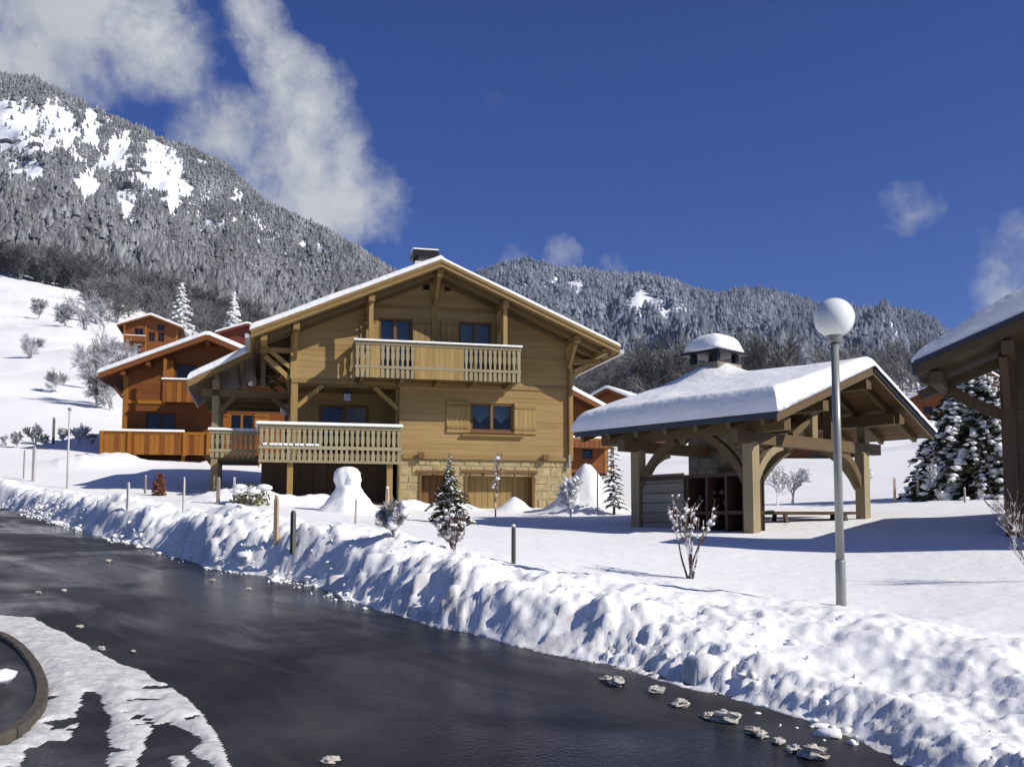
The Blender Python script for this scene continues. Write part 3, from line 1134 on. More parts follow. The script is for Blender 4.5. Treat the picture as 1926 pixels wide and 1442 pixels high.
def band_spots(n, seed, ulist, y0, y1):
    """Spots on the far slopes: ulist rows are (photo column, row low, row high)."""
    rg = np.random.default_rng(seed)
    out = []
    for _ in range(n):
        u = rg.uniform(ulist[0][0], ulist[-1][0])
        Y = rg.uniform(y0, y1)
        x = (u - 963) / FPX * Y
        out.append((x, Y, float(field(np.array([x]), np.array([min(Y, 429)]))[0]) - .5))
    return out


wood_mass('bare_wood', 'dark brown leafless wood at the foot of the near mountain', band_spots(300, 2, [(-60, 0, 0), (720, 0, 0)], 392, 428), 'wood_brown', 21, 13, 21)
wood_mass('bare_wood', 'grey-brown leafless wood sloping down behind the hillside house', band_spots(170, 5, [(170, 0, 0), (720, 0, 0)], 215, 390), 'wood_brown', 24, 9, 15)
wood_mass('bare_wood', 'brown leafless wood behind the snowy shelter roof and its chimney', band_spots(100, 3, [(1080, 0, 0), (1480, 0, 0)], 255, 420), 'wood_brown', 22, 15, 26)
wood_mass('bare_wood', 'grey leafless wood behind the big snowy conifer', band_spots(110, 4, [(1540, 0, 0), (2100, 0, 0)], 200, 420), 'wood_brown', 23, 12, 21)


def snowy_conifer(name, loc, h, rad, seed, label, mat='needles', branches=60, sprays=7, snowpads=1.0, droop=.35, group=None, cat='conifer', pad=1.0, base=.08, power=.8):
    rg = np.random.default_rng(seed)
    root = empty(name, loc, label, cat, group)
    V, F = [], []
    tube(V, F, (0, 0, -.2), (0, 0, h * .5), h * .022, h * .012, 7)
    tube(V, F, (0, 0, h * .5), (0, 0, h * .97), h * .012, h * .003, 5)
    NV, NF, SV, SF = [], [], [], []
    bv, bf = blob(random.Random(seed), 7, 4, .25)
    bv = np.array(bv)
    for k in range(branches):
        f = (k + rg.uniform(0, 1)) / branches
        zf = base + (1 - base) * f
        L = rad * (1 - f) ** power * rg.uniform(.75, 1.15) + h * .012
        an = k * 2.399 + rg.normal(0, .25)
        d = np.array([math.cos(an), math.sin(an), 0])
        sd2 = np.array([-d[1], d[0], 0])
        z0 = zf * h
        def bp(t):
            return d * L * t + np.array([0, 0, z0 + L * (.12 * t - droop * t * t)])
        tube(V, F, bp(0), bp(.9), h * .006 * (1.2 - f), h * .002, 3)
        ns = max(3, int(sprays * (.4 + (1 - f))))
        for j in range(ns):
            t = (j + rg.uniform(.2, 1)) / ns
            p = bp(t)
            w = (.42 * L * (1.1 - .75 * t) + .02 * h) * rg.uniform(.6, 1.1)
            for side in (-1, 1):
                e = sd2 * side * rg.uniform(.6, 1) + d * rg.uniform(.3, .8) + np.array([0, 0, rg.uniform(-.55, .05)])
                e /= np.linalg.norm(e)
                tip = p + e * w
                nn = np.cross(e, (0, 0, 1.0))
                nn = nn / (np.linalg.norm(nn) + 1e-6) * w * rg.uniform(.16, .3) + np.array([0, 0, -w * rg.uniform(.02, .22)])
                i0 = len(NV)
                NV += [p, p + e * w * .55 + nn, tip, p + e * w * .5 - nn * .8 + np.array([0, 0, w * .05])]
                NF += [(i0, i0 + 1, i0 + 2), (i0, i0 + 2, i0 + 3)]
                if rg.uniform() < .30 * snowpads:
                    q = p + e * w * rg.uniform(.3, .7)
                    r = w * rg.uniform(.16, .34) * pad
                    i1 = len(SV)
                    SV += list(bv * np.array([r, r, r * .45]) * rg.uniform(.8, 1.2, 3) + q + np.array([0, 0, r * .25]))
                    SF += [tuple(x + i1 for x in g) for g in bf]
            if rg.uniform() < .75 * snowpads:
                r = (.10 * L + .012 * h) * rg.uniform(.7, 1.3) * (1.15 - .6 * t) * pad
                i1 = len(SV)
                c_, s_ = d[0], d[1]
                B = bv * np.array([r * 1.5, r, r * .6])
                B = np.stack([B[:, 0] * c_ - B[:, 1] * s_, B[:, 0] * s_ + B[:, 1] * c_, B[:, 2]], 1)
                SV += list(B + p + np.array([0, 0, r * .35]))
                SF += [tuple(x + i1 for x in g) for g in bf]
    W = Matrix.Translation(Vector(loc))
    obj('trunk', V, F, 'bark', root, W=W)
    obj('crown', NV, NF, mat, root, W=W)
    if SV:
        obj('snow', SV, SF, 'snow_roof', root, True, 'stuff', W=W)
    return root


def bare_thing(name, loc, h, seed, label, cat='tree', mat='twig_frost', snow=0, snow_r=.05, group=None, trunk_mat=None, **kw):
    rg = np.random.default_rng(seed)
    root = empty(name, loc, label, cat, group)
    (a, b), (c, d) = bare_tree(rg, h, **kw)
    W = Matrix.Translation(Vector(loc))
    obj('trunk' if cat == 'tree' else 'stems', list(a), [tuple(f) for f in b], trunk_mat or mat, root, W=W)
    obj('crown' if cat == 'tree' else 'twigs', c, fix4(d), mat, root, kind='stuff', W=W)
    if snow:
        bv, bf = blob(random.Random(seed), 7, 4, .25)
        bv = np.array(bv)
        SV, SF = [], []
        for k in range(snow):
            p = c[rg.integers(len(c))]
            r = snow_r * rg.uniform(.5, 1.3)
            i1 = len(SV)
            SV += list(bv * np.array([r, r, r * .8]) + p)
            SF += [tuple(x + i1 for x in g) for g in bf]
        obj('snow', SV, SF, 'snow_roof', root, True, 'stuff', W=W)
    return root


def spot(u, Y):
    x = (u - 963) / FPX * Y
    return Vector((x, Y, gz(x, Y)))


def spotd(u, v, Y):
    """Ground spot under a photo column at a depth (row only documents where the foot shows)."""
    return spot(u, Y)


# hillside trees on the left
snowy_conifer('snow_covered_spruce', spot(332, 205), 13.5, 3.4, 31, 'tall snow-laden spruce above the gable of the near orange chalet', 'needles_far', 70, 6, 1.0, pad=1.2)
snowy_conifer('snow_covered_spruce', spot(432, 190), 14.5, 3.0, 32, 'narrow snow-laden spruce between the orange and the pale chalet roofs', 'needles_far', 70, 6, 1.0, pad=1.2)
snowy_conifer('snow_covered_spruce', spot(512, 215), 10.5, 2.8, 33, 'snow-dusted spruce showing just above the pale chalet left eave', 'needles_far', 60, 6, .8)
for i, (u, Y, h, lab) in enumerate([
        (178, 78, 6.6, 'tall slender frosted tree left of the near orange chalet'),
        (205, 74, 5.2, 'bushy frosted tree against the left gable of the orange chalet'),
        (160, 92, 4.4, 'small frosted sapling on the slope left of the tall frosted tree'),
        (102, 84, 2.6, 'lone short frosted sapling on the open snow slope'),
        (45, 118, 3.6, 'wide frosted thicket on the upper left snow slope'),
        (112, 190, 6.0, 'frosted bush below the high meadow at far left'),
        (150, 200, 9.5, 'broad frosted tree at the meadow edge left of the hillside house'),
        (185, 195, 8.5, 'frosted tree just left of the hillside house'),
        (60, 215, 5.5, 'low frosted bush beside the small red hut'),
        (218, 110, 5.0, 'frosted tree below the hillside house')]):
    bare_thing('frosted_tree', spot(u, Y), h, 40 + i, lab, levels=4 if Y < 100 else 3, kids=4, r0=h * .02, spread=.75, stems=4 if i in (4, 5, 8) else (2 if i in (1, 6, 7, 9) else 1), rmin=.012 if Y < 130 else .035,
               trunk=.28, group='frosted bare trees on the left slope')


# ------------------------------------------------------------------ building kit
def make_baluster():
    prof = [(.5, -.5), (.5, -.30), (.30, -.16), (.30, .0), (.5, .10), (.5, .24), (.36, .32), (.5, .40), (.5, .5)]
    pl = [(w, z) for w, z in prof] + [(-w, z) for w, z in prof[::-1]]
    k = len(pl)
    v = [(x, -.5, z) for x, z in pl] + [(x, .5, z) for x, z in pl]
    f = [(i, k + i, k + (i + 1) % k, (i + 1) % k) for i in range(k)] + [tuple(range(k)), tuple(range(k, 2 * k))[::-1]]
    return v, f


BAL = make_baluster()


def slat(fr, parent, sc, nc, w, th, z0, z1, mat, across=False, name='baluster', cut=True):
    """One fretted railing board, in the front plane or (across) in a side plane."""
    if cut:
        key = ('baluster', mat)
        if key not in MESH:
            MESH[key] = mesh_from('baluster_' + mat, BAL[0], BAL[1], mat)
        me = MESH[key]
    else:
        me = shared('cube', mat)
    Rm = fr.R @ Matrix.Rotation(math.pi / 2, 4, 'Z') if across else fr.R
    W = Matrix.Translation(fr.P(sc, nc, (z0 + z1) / 2)) @ Rm @ Matrix.Diagonal((w, th, z1 - z0, 1))
    return link(bpy.data.objects.new(name, me), W, parent)


def planks(fr, parent, s_rng, z0, z1, row, nf, th, holes, mat, name='plank', vertical=False):
    """Horizontal boards on the front plane n = nf, cut around holes (s0, s1, z0, z1)."""
    zs = list(np.arange(z0, z1 - .04, row)) + [z1]
    cuts = sorted(set([round(z, 3) for z in zs] + [round(z, 3) for h in holes for z in h[2:] if z0 < z < z1]))
    cl = [cuts[0]]
    hz = [round(z, 3) for h in holes for z in h[2:]]
    for z in cuts[1:]:
        if z - cl[-1] < .06 and z not in hz and z != cuts[-1]:
            continue
        if z - cl[-1] < .06 and cl[-1] not in hz and len(cl) > 1:
            cl[-1] = z
        else:
            cl.append(z)
    for a, b in zip(cl[:-1], cl[1:]):
        m = (a + b) / 2
        lo, hi = s_rng(a) if callable(s_rng) else s_rng
        spans = [(lo, hi)]
        for h in holes:
            if h[2] < m < h[3]:
                nx = []
                for p, q in spans:
                    if h[0] > p:
                        nx.append((p, min(q, h[0])))
                    if h[1] < q:
                        nx.append((max(p, h[1]), q))
                spans = [(p, q) for p, q in nx if q - p > .03]
        for p, q in spans:
            j = rnd.uniform(0, .008)
            if q - p > .05:
                fr.box(name, p, q, nf - th, nf + j, a, b, mat, parent, 'plank')


def boxes_mesh(fr, L):
    v, f = [], []
    for (s0, s1, n0, n1, z0, z1) in L:
        k = len(v)
        for a in (s0, s1):
            for n in (n0, n1):
                for z in (z0, z1):
                    v.append(fr.P(a, n, z))
        f += [tuple(i + k for i in q) for q in CUBE_F]
    return v, f


def window(fr, parent, s0, s1, z0, z1, n, leaves=2, mat='frame', curtain=None, w=.075, name='window', sill=True, trans=False):
    L = [(s0, s0 + w, n - .1, n, z0, z1), (s1 - w, s1, n - .1, n, z0, z1), (s0 + w, s1 - w, n - .1, n - .002, z1 - w, z1), (s0 + w, s1 - w, n - .1, n - .002, z0, z0 + w)]
    wd = (s1 - s0) / leaves
    for k in range(1, leaves):
        c = s0 + wd * k
        L.append((c - w * .7, c + w * .7, n - .09, n - .006, z0 + w, z1 - w))
    if trans:
        L.append((s0 + w, s1 - w, n - .085, n - .01, (z0 + z1) / 2 - .03, (z0 + z1) / 2 + .03))
    o = obj(name, *boxes_mesh(fr, L), mat, parent)
    for k in range(leaves):
        a, b = s0 + wd * k + w * .6, s0 + wd * (k + 1) - w * .6
        fr.box('pane', a, b, n - .06, n - .05, z0 + w * .6, z1 - w * .6, 'glass', o)
        if curtain:
            m, h = (a + b) / 2, z1 - z0
            if curtain == 'tied':
                poly = [(a, z1), (b, z1), (b, z1 - h * .42), (m + .12, z1 - h * .55), (m, z1 - h * .7), (m - .12, z1 - h * .55), (a, z1 - h * .42)]
            else:
                poly = [(a, z1), (b, z1), (b, z0), (a, z0)]
            fr.prism('curtain', poly, n - .2, n - .19, 'curtain', o)
    if sill:
        fr.box('sill', s0 - .06, s1 + .06, n - .05, n + .08, z0 - .06, z0, mat, o)
    return o


def shutter(fr, parent, s0, s1, z0, z1, n, mat, batten):
    o = fr.box('shutter', s0, s1, n, n + .02, z0, z1, mat, parent)
    k = max(2, round((s1 - s0) / .17))
    for i in range(k):
        a = s0 + (s1 - s0) * i / k
        fr.box('shutter_board', a + .004, a + (s1 - s0) / k - .004, n + .02, n + .042, z0 + .004, z1 - .004, mat, o)
    for zz in (z0 + .14, z1 - .2):
        fr.box('shutter_batten', s0 + .03, s1 - .03, n + .042, n + .065, zz, zz + .07, batten, o)
    return o


def snow_sheet(fr, parent, prof, n0, n1, thick, name='roof_snow', seed=1, edge=.16, ridge_soft=.35, ns=80, nn=46, lip=.05):
    """Rounded layer of snow lying over a roof profile [(s, z), ...]; thick(s, n) in metres."""
    S0, S1 = prof[0][0] - lip, prof[-1][0] + lip

    def spread(a, b, n, e):
        t = np.linspace(0, 1, n)
        k = 0.5 - 0.5 * np.cos(math.pi * t)
        return a + (b - a) * (0.55 * k + 0.45 * t ** 1.0) if n > 2 else np.array([a, b])
    ss = np.unique(np.concatenate([spread(S0, S1, ns, edge), S0 + np.array([0, .006, .02, .05, .1]), S1 - np.array([0, .006, .02, .05, .1])]))
    nv = np.unique(np.concatenate([spread(n1 - lip, n0 + lip, nn, edge), n1 - lip + np.array([0, .006, .02, .05, .1]), n0 + lip - np.array([0, .006, .02, .05, .1])]))
    Sg, Ng = np.meshgrid(ss, nv, indexing='ij')
    ps, pz = [p[0] for p in prof], [p[1] for p in prof]
    base = np.interp(Sg, ps, pz)
    soft = sum(np.interp(Sg + d, ps, pz) for d in np.linspace(-ridge_soft, ridge_soft, 7)) / 7
    dmin = np.minimum(np.minimum(Sg - S0, S1 - Sg), np.minimum(Ng - (n1 - lip), (n0 + lip) - Ng))
    wob = 0.8 + .5 * fbm(Sg * 1.3 + seed, Ng * 1.3, 3, seed)
    e = edge * wob
    k = np.sqrt(np.clip(1 - (1 - np.clip(dmin / e, 0, 1)) ** 2, 0, 1))
    th = thick(Sg, Ng) * (0.88 + .28 * fbm(Sg * .8 + 3, Ng * .8 + seed, 3, seed + 2))
    inner = sstep(0, ridge_soft * 2, dmin)
    Z = base * (1 - inner) + soft * inner + .012 + th * k
    X = fr.o[0] + fr.g[0] * Sg + fr.n[0] * Ng
    Y = fr.o[1] + fr.g[1] * Sg + fr.n[1] * Ng
    o = obj(name, np.stack([X, Y, Z], -1).reshape(-1, 3), grid_faces(*Sg.shape)[:, ::-1], 'snow_roof', parent, True)
    return o


def rail_snow(fr, parent, s0, s1, n0, n1, z, h=.07):
    return fr.box('rail_snow', s0, s1, n0, n1, z, z + h, 'snow_roof', parent, 'cap')


def roof_slabs(fr, parent, prof, n0, n1, th, mat, name='roof'):
    out = []
    for (a, za), (b, zb) in zip(prof[:-1], prof[1:]):
        out.append(fr.prism(name, [(a, za - th), (b, zb - th), (b, zb), (a, za)], n0, n1, mat, parent))
    return out


def barge(fr, parent, prof, n0, n1, h, mat, name='barge_board'):
    for (a, za), (b, zb) in zip(prof[:-1], prof[1:]):
        fr.prism(name, [(a, za - h), (b, zb - h), (b, zb + .015), (a, za + .015)], n0, n1, mat, parent)


def stone_face(fr, parent, s0, s1, z0, z1, n, holes, rows=(.2, .34), widths=(.28, .62), across=None, mats=('stone', 'stone', 'stone2', 'stone3')):
    """Rough rectangular stones standing proud of the mortar; across = (n0, n1, s) lays them on a side face."""
    z = z0
    while z < z1 - .05:
        h = min(rnd.uniform(*rows), z1 - z)
        if z1 - z - h < .1:
            h = z1 - z
        s = s0
        while s < s1 - .03:
            w = min(rnd.uniform(*widths), s1 - s)
            if s1 - s - w < .12:
                w = s1 - s
            ms, mz = s + w / 2, z + h / 2
            clip = [s, s + w]
            for a, b, c, d in holes:
                if c - .02 < mz < d + .02:
                    if a < clip[1] and b > clip[0]:
                        if ms < a:
                            clip[1] = min(clip[1], a)
                        elif ms > b:
                            clip[0] = max(clip[0], b)
                        else:
                            clip = None
                            break
            if clip and clip[1] - clip[0] > .07:
                g = .012
                a, b = clip[0] + g, clip[1] - g
                pr = rnd.uniform(.008, .03)
                mat = rnd.choice(mats)
                c = [(a + rnd.uniform(0, .03), z + g + rnd.uniform(0, .02)), (b - rnd.uniform(0, .03), z + g + rnd.uniform(0, .02)),
                     (b - rnd.uniform(0, .03), z + h - g - rnd.uniform(0, .02)), (a + rnd.uniform(0, .03), z + h - g - rnd.uniform(0, .02))]
                m0, mz0 = sum(p[0] for p in c) / 4, sum(p[1] for p in c) / 4
                inn = [(p[0] + (m0 - p[0]) * .14, p[1] + (mz0 - p[1]) * .14) for p in c]
                if across is None:
                    v = [fr.P(p, n - .02, q) for p, q in c] + [fr.P(p, n + pr * .6, q) for p, q in c] + [fr.P(p, n + pr, q) for p, q in inn]
                else:
                    sg = across
                    v = [fr.P(n - sg * .02, p, q) for p, q in c] + [fr.P(n + sg * pr * .6, p, q) for p, q in c] + [fr.P(n + sg * pr, p, q) for p, q in inn]
                f = []
                for k in (0, 4):
                    f += [(k + i, k + (i + 1) % 4, k + 4 + (i + 1) % 4, k + 4 + i) for i in range(4)]
                f.append((8, 9, 10, 11))
                obj('stone', v, f, mat, parent)
            s += w
        z += h


# ------------------------------------------------------------------ the pale chalet
def build_chalet():
    C = Fr(-2.62, 34.2, YC)
    T = empty('chalet', C.P(0, 0, 2.3), 'large pale wooden chalet with two balconies and a stone garage base', 'chalet')
    prof = [(-6.0, 7.88), (0, 10.5), (6.13, 7.90)]
    und = lambda s: np.interp(s, [p[0] for p in prof], [p[1] for p in prof]) - .25
    L, Rr, SP = -4.69, 4.82, -1.17
    # dark inside behind the openings
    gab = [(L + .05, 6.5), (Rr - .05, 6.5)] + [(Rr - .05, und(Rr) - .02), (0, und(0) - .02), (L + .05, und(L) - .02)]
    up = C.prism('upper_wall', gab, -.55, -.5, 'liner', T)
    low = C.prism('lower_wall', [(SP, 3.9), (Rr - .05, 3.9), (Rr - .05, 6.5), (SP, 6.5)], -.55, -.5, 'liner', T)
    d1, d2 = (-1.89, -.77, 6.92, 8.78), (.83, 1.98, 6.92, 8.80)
    v1, v2 = (-.40, -.18, 9.82, 10.02), (.34, .56, 9.82, 10.02)
    w1 = (1.25, 2.74, 5.05, 6.02)

    def gr(z):
        zz = z + .25
        return (max(L, -(10.5 - zz) / .4367) if zz > 8.45 else L, min(Rr, (10.5 - zz) / .4241) if zz > 8.45 else Rr)
    planks(C, up, gr, 6.62, 10.12, .2, 0, .13, [d1, d2, v1, v2], 'light_h')
    planks(C, low, (SP, Rr), 4.2, 6.5, .2, 0, .13, [w1], 'light_h')
    for v in (v1, v2):
        C.box('vent', v[0], v[1], -.12, -.10, v[2], v[3], 'liner', T)
    # trims
    C.box('floor_beam', L - .02, Rr + .02, -.1, .05, 6.5, 6.64, 'light_trim', T)
    C.box('sill_beam', SP, Rr + .03, -.3, .07, 4.08, 4.2, 'light_trim', T)
    for s in (-.55, 3.75):
        C.box('beam_end', s, s + .2, .06, .22, 4.1, 4.28, 'frame', T)
    C.box('corner_board', Rr - .2, Rr + .05, -.1, .045, 4.2, 6.5, 'light_v', T)
    C.box('corner_board', Rr - .2, Rr + .05, -.1, .045, 6.64, 8.1, 'light_v', T)
    C.box('corner_board', L - .05, L + .2, -.1, .045, 6.64, 8.1, 'light_v', T)
    C.box('centre_board', -.1, .1, -.02, .03, 6.64, 10.1, 'light_v', T)
    C.box('belt_board', -2.3, -.1, -.02, .022, 9.12, 9.24, 'light_trim', T)
    C.box('belt_board', .1, 2.3, -.02, .022, 9.12, 9.24, 'light_trim', T)
    # windows, doors, shutters
    window(C, T, *w1, -.03, 2, 'frame', 'tied')
    shutter(C, T, .42, 1.22, 4.98, 6.05, .012, 'light_v', 'light_trim')
    shutter(C, T, 2.77, 3.57, 4.98, 6.05, .012, 'light_v', 'light_trim')
    C.box('window_ledge', .95, 3.1, .0, .12, 4.87, 4.94, 'light_trim', T)
    for d in (d1, d2):
        window(C, T, *d, -.03, 2, 'frame', 'net', name='balcony_door', sill=False)
    shutter(C, T, .22, .80, 6.95, 8.8, .012, 'light_v', 'light_trim')
    shutter(C, T, -2.5, -1.92, 6.95, 8.8, .012, 'light_v', 'light_trim')
    shutter(C, T, -.74, -.16, 6.95, 8.8, .012, 'light_v', 'light_trim')
    # stone base with the two doors
    o = [(SP, 1.4), (-.5, 1.4), (-.5, 3.6), (.63, 3.6), (.63, 1.4), (1.07, 1.4), (1.07, 3.64), (3.49, 3.64), (3.49, 1.4), (Rr, 1.4), (Rr, 4.08), (SP, 4.08)]
    st = C.prism('stone_base', o, -.5, -.02, 'mortar', T)
    stone_face(C, st, SP, Rr, 1.9, 4.08, -.02, [(-.5, .63, 1.0, 3.62), (1.07, 3.49, 1.0, 3.66)])
    for a, b, zt, dk in ((-.5, .63, 3.6, True), (1.07, 3.49, 3.64, False)):
        g = C.box('garage_door' if not dk else 'cellar_door', a, b, -.56, -.5, 1.4, zt, 'liner' if dk else 'door', T)
        k = 5 if dk else 11
        for i in range(k):
            w = (b - a) / k
            C.box('door_board', a + w * i + .006, a + w * (i + 1) - .006, -.5, -.465, 1.45, zt - .02, 'frame' if dk else 'door', g)
        C.box('lintel', a - .1, b + .1, -.3, .06, zt, zt + .09, 'frame', T)
        for s in (a, b - .09):
            C.box('door_jamb', s + .002, s + .088, -.46, .03, 1.4, zt, 'frame', T)
    # loggia
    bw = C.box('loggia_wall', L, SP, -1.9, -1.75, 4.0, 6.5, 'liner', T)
    fd = (-3.72, -2.02, 4.2, 6.02)
    planks(C, bw, (L, SP), 4.2, 6.5, .2, -1.6, .12, [fd], 'light_h')
    window(C, T, *fd, -1.62, 2, 'frame', None, w=.1, name='french_door', sill=False)
    C.box('loggia_side_wall', SP - .1, SP, -1.6, -.13, 4.2, 6.5, 'light_h', T)
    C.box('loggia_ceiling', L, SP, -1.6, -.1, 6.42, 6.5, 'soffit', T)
    C.box('loggia_post', L - .02, L + .2, -.2, .02, 4.1, 6.5, 'light_v', T)
    C.beam('loggia_brace', (L + .18, -.09, 5.72), (L + 1.0, -.09, 6.45), .12, .14, 'light_v', T)
    C.beam('loggia_brace', (SP - .02, -.09, 5.72), (SP - .85, -.09, 6.45), .12, .14, 'light_v', T)
    lan = C.box('wall_lantern', -2.97, -2.75, -.62, -.40, 6.0, 6.24, 'zinc', T)
    C.prism('lantern_cap', [(-3.02, 6.24), (-2.70, 6.24), (-2.82, 6.38), (-2.90, 6.38)], -.67, -.35, 'dark_metal', lan)
    C.box('lantern_hook', -2.875, -2.845, -.53, -.49, 6.38, 6.44, 'dark_metal', lan)
    # cellar space below the terrace
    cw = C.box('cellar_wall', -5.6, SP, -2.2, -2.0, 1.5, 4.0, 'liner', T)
    for i in range(10):
        C.box('cellar_board', -5.6 + i * .443, -5.6 + i * .443 + .43, -2.0, -1.96, 1.6, 3.98, 'dark_v', cw)
    # lower balcony
    fl = C.box('terrace_floor', -5.68, SP - .05, -1.6, 1.36, 3.98, 4.1, 'soffit', T)
    s0, s1 = -5.7, -1.27
    B1 = C.box('terrace_railing', s0, s1, 1.30, 1.40, 4.86, 4.98, 'rail_wood', T)
    rail_snow(C, B1, s0 - .05, s1 + .03, 1.22, 1.48, 4.98, .1)
    C.box('lower_rail', s0, s1, 1.31, 1.39, 4.22, 4.33, 'rail_wood', B1)
    C.box('lower_rail', s0, s1, 1.31, 1.385, 3.80, 3.88, 'rail_wood', B1)
    n = 27
    for i in range(n):
        c = s0 + (s1 - s0) * (i + .5) / n
        slat(C, B1, c, 1.365, .115, .028, 3.80, 4.9, 'rail_wood')
    for s in (s0 + .06, -4.73, s1 - .06):
        C.box('railing_post', s - .06, s + .06, 1.26, 1.345, 3.8, 4.95, 'rail_wood', B1)
    # snow caught on the lower rail
    for i in range(11):
        c = s0 + .2 + i * .16 + rnd.uniform(-.03, .03)
        C.box('rail_snow', c - .06, c + .06, 1.385, 1.42, 4.33, 4.40, 'snow_roof', B1, 'cap')
    for sx in (s0 + .02,):
        C.box('side_rail', sx - .05, sx + .05, -1.5, 1.3, 4.86, 4.98, 'rail_wood', B1)
        C.box('side_rail', sx - .04, sx + .04, -1.5, 1.3, 4.22, 4.32, 'rail_wood', B1)
        C.box('rail_snow', sx - .12, sx + .12, -1.5, 1.28, 4.98, 5.07, 'snow_roof', B1, 'cube')
        for i in range(17):
            slat(C, B1, sx, -1.45 + i * .163, .115, .028, 3.80, 4.88, 'rail_wood', True)
    for s in (-4.73, -1.62):
        C.box('terrace_post', s - .09, s + .09, 1.08, 1.26, 1.6, 3.98, 'light_v', T)
    C.box('terrace_beam', s0 + .05, s1 - .05, 1.05, 1.28, 3.82, 3.97, 'soffit', T)
    # upper balcony
    s0, s1 = -2.75, 2.74
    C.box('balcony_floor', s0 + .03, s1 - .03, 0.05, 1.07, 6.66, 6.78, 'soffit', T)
    for s in (-2.5, -1.2, 0, 1.2, 2.45):
        C.box('balcony_joist', s - .07, s + .07, .05, 1.0, 6.5, 6.66, 'soffit', T)
    B2 = C.box('balcony_railing', s0, s1, 1.02, 1.12, 7.66, 7.78, 'rail_wood', T)
    rail_snow(C, B2, s0 - .05, s1 + .04, .95, 1.19, 7.78, .07)
    C.box('lower_rail', s0, s1, 1.03, 1.11, 6.90, 6.99, 'rail_wood', B2)
    n = 34
    for i in range(n):
        c = s0 + (s1 - s0) * (i + .5) / n
        solid = -.85 < c < .75 or c < -1.98 and c > -2.2
        slat(C, B2, c, 1.085, .158 if solid else .112, .028, 6.60, 7.68, 'light_v' if solid else 'rail_wood', cut=not solid)
    for s in (s0 + .06, -.1, s1 - .06):
        C.box('railing_post', s - .05, s + .05, .98, 1.06, 6.62, 7.75, 'rail_wood', B2)
    for sx in (s0 + .02, s1 - .02):
        C.box('side_rail', sx - .05, sx + .05, .05, 1.02, 7.66, 7.78, 'rail_wood', B2)
        C.box('side_rail', sx - .04, sx + .04, .05, 1.02, 6.90, 6.99, 'rail_wood', B2)
        for i in range(6):
            slat(C, B2, sx, .12 + i * .163, .112, .028, 6.60, 7.68, 'rail_wood', True)
    for s in (-2.24, 2.22):
        C.box('balcony_post', s - .07, s + .07, .9, 1.03, 7.66, und(s) - .13, 'light_v', T)
        C.box('wall_post', s - .08, s + .08, .0, .16, 7.66, und(s) - .13, 'light_v', T)
    # roof
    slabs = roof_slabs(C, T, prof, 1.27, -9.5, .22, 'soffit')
    barge(C, T, prof, 1.27, 1.33, .21, 'light_trim')
    barge(C, T, [(a, z + .02) for a, z in prof], 1.33, 1.36, .09, 'light_trim', 'verge_strip')
    for k, (s, h) in enumerate([(0, .26), (-2.24, .22), (2.22, .22), (-4.6, .22), (4.72, .22), (-5.6, .18), (5.7, .18)]):
        zt = und(s) + .02
        C.box('purlin', s - .1, s + .1, -.6, 1.18, zt - h, zt, 'light_trim', T)
    for s in (-4.6, -2.24, 0, 2.22, 4.72):
        zt = und(s) - .2
        C.beam('purlin_brace', (s, .04, zt - .75), (s, .85, zt + .0), .12, .13, 'light_trim', T)
    for sg, wl, ev in ((1, Rr, 5.7), (-1, L, -5.6)):
        for n in (.0, -2.6, -5.2, -8):
            C.beam('eave_brace', (wl, n - .05, und(ev) - .85), (ev, n - .05, und(ev) - .12), .13, .13, 'light_v', T)
            C.box('eave_beam', min(wl, ev + sg * .1), max(wl, ev + sg * .1), n - .12, n + .02, und(ev) - .34, und(ev) - .18, 'light_trim', T)
        C.box('eave_purlin', ev - .09, ev + .09, -9.3, -.6, und(ev) - .2, und(ev) - .01, 'light_trim', T)
    for j, n in enumerate(np.arange(-9.0, 1.1, .9)):
        for sg in (-1, 1):
            a, b = (.0, 5.95) if sg > 0 else (-5.85, 0)
            C.beam('rafter', (a, n, und(a) - .06), (b, n, und(b) - .06), .1, .13, 'soffit', T)
    for ev, zz in ((-6.0, 7.88), (6.13, 7.90)):
        C.box('eave_board', ev - .03, ev + .03, -9.5, 1.3, zz - .24, zz + .0, 'light_trim', T)
    for ev, zz in ((-6.1, 7.80), (6.23, 7.82)):
        C.box('gutter', ev - .075, ev + .075, -9.5, 1.3, zz - .13, zz, 'gutter', T)
    snow_sheet(C, T, prof, 1.30, -9.5, lambda s, n: np.where(s < 0, .20 + .05 * np.clip(-s / 6, 0, 1), .14), seed=3, edge=.13, ns=110, nn=70)
    # side and rear walls
    C.box('side_wall', L, L + .12, -9, -1.9, 1.6, 8.1, 'light_h', T)
    C.box('side_wall', Rr - .12, Rr, -9, -.13, 1.6, 8.1, 'light_h', T)
    C.prism('rear_wall', [(L, 1.6), (Rr, 1.6), (Rr, und(Rr)), (0, und(0)), (L, und(L))], -9.1, -9, 'light_h', T)
    # chimney
    ch = C.box('chimney', -.28, .5, -3.5, -2.7, 9.8, 11.52, 'plaster', T)
    for a in (-.24, .38):
        for n in (-3.46, -2.82):
            C.box('cap_support', a, a + .08, n, n + .08, 11.52, 11.72, 'dark_metal', ch)
    C.box('chimney_cap', -.36, .58, -3.58, -2.62, 11.72, 11.94, 'dark_metal', ch)
    C.box('chimney_snow', -.36, .58, -3.58, -2.62, 11.94, 12.06, 'snow_roof', ch, 'cap')
    # downpipe at the right corner, dark brown standing in for the corner board's shadow
    dp = C.P(Rr - .12, .09, 4.3)
    beam('downpipe', dp, dp + Vector((0, 0, 3.2)), .09, .09, 'frame', T, 'round')
    beam('downpipe_foot', dp + Vector((0, 0, -.45)), dp, .1, .1, 'zinc', T, 'round')
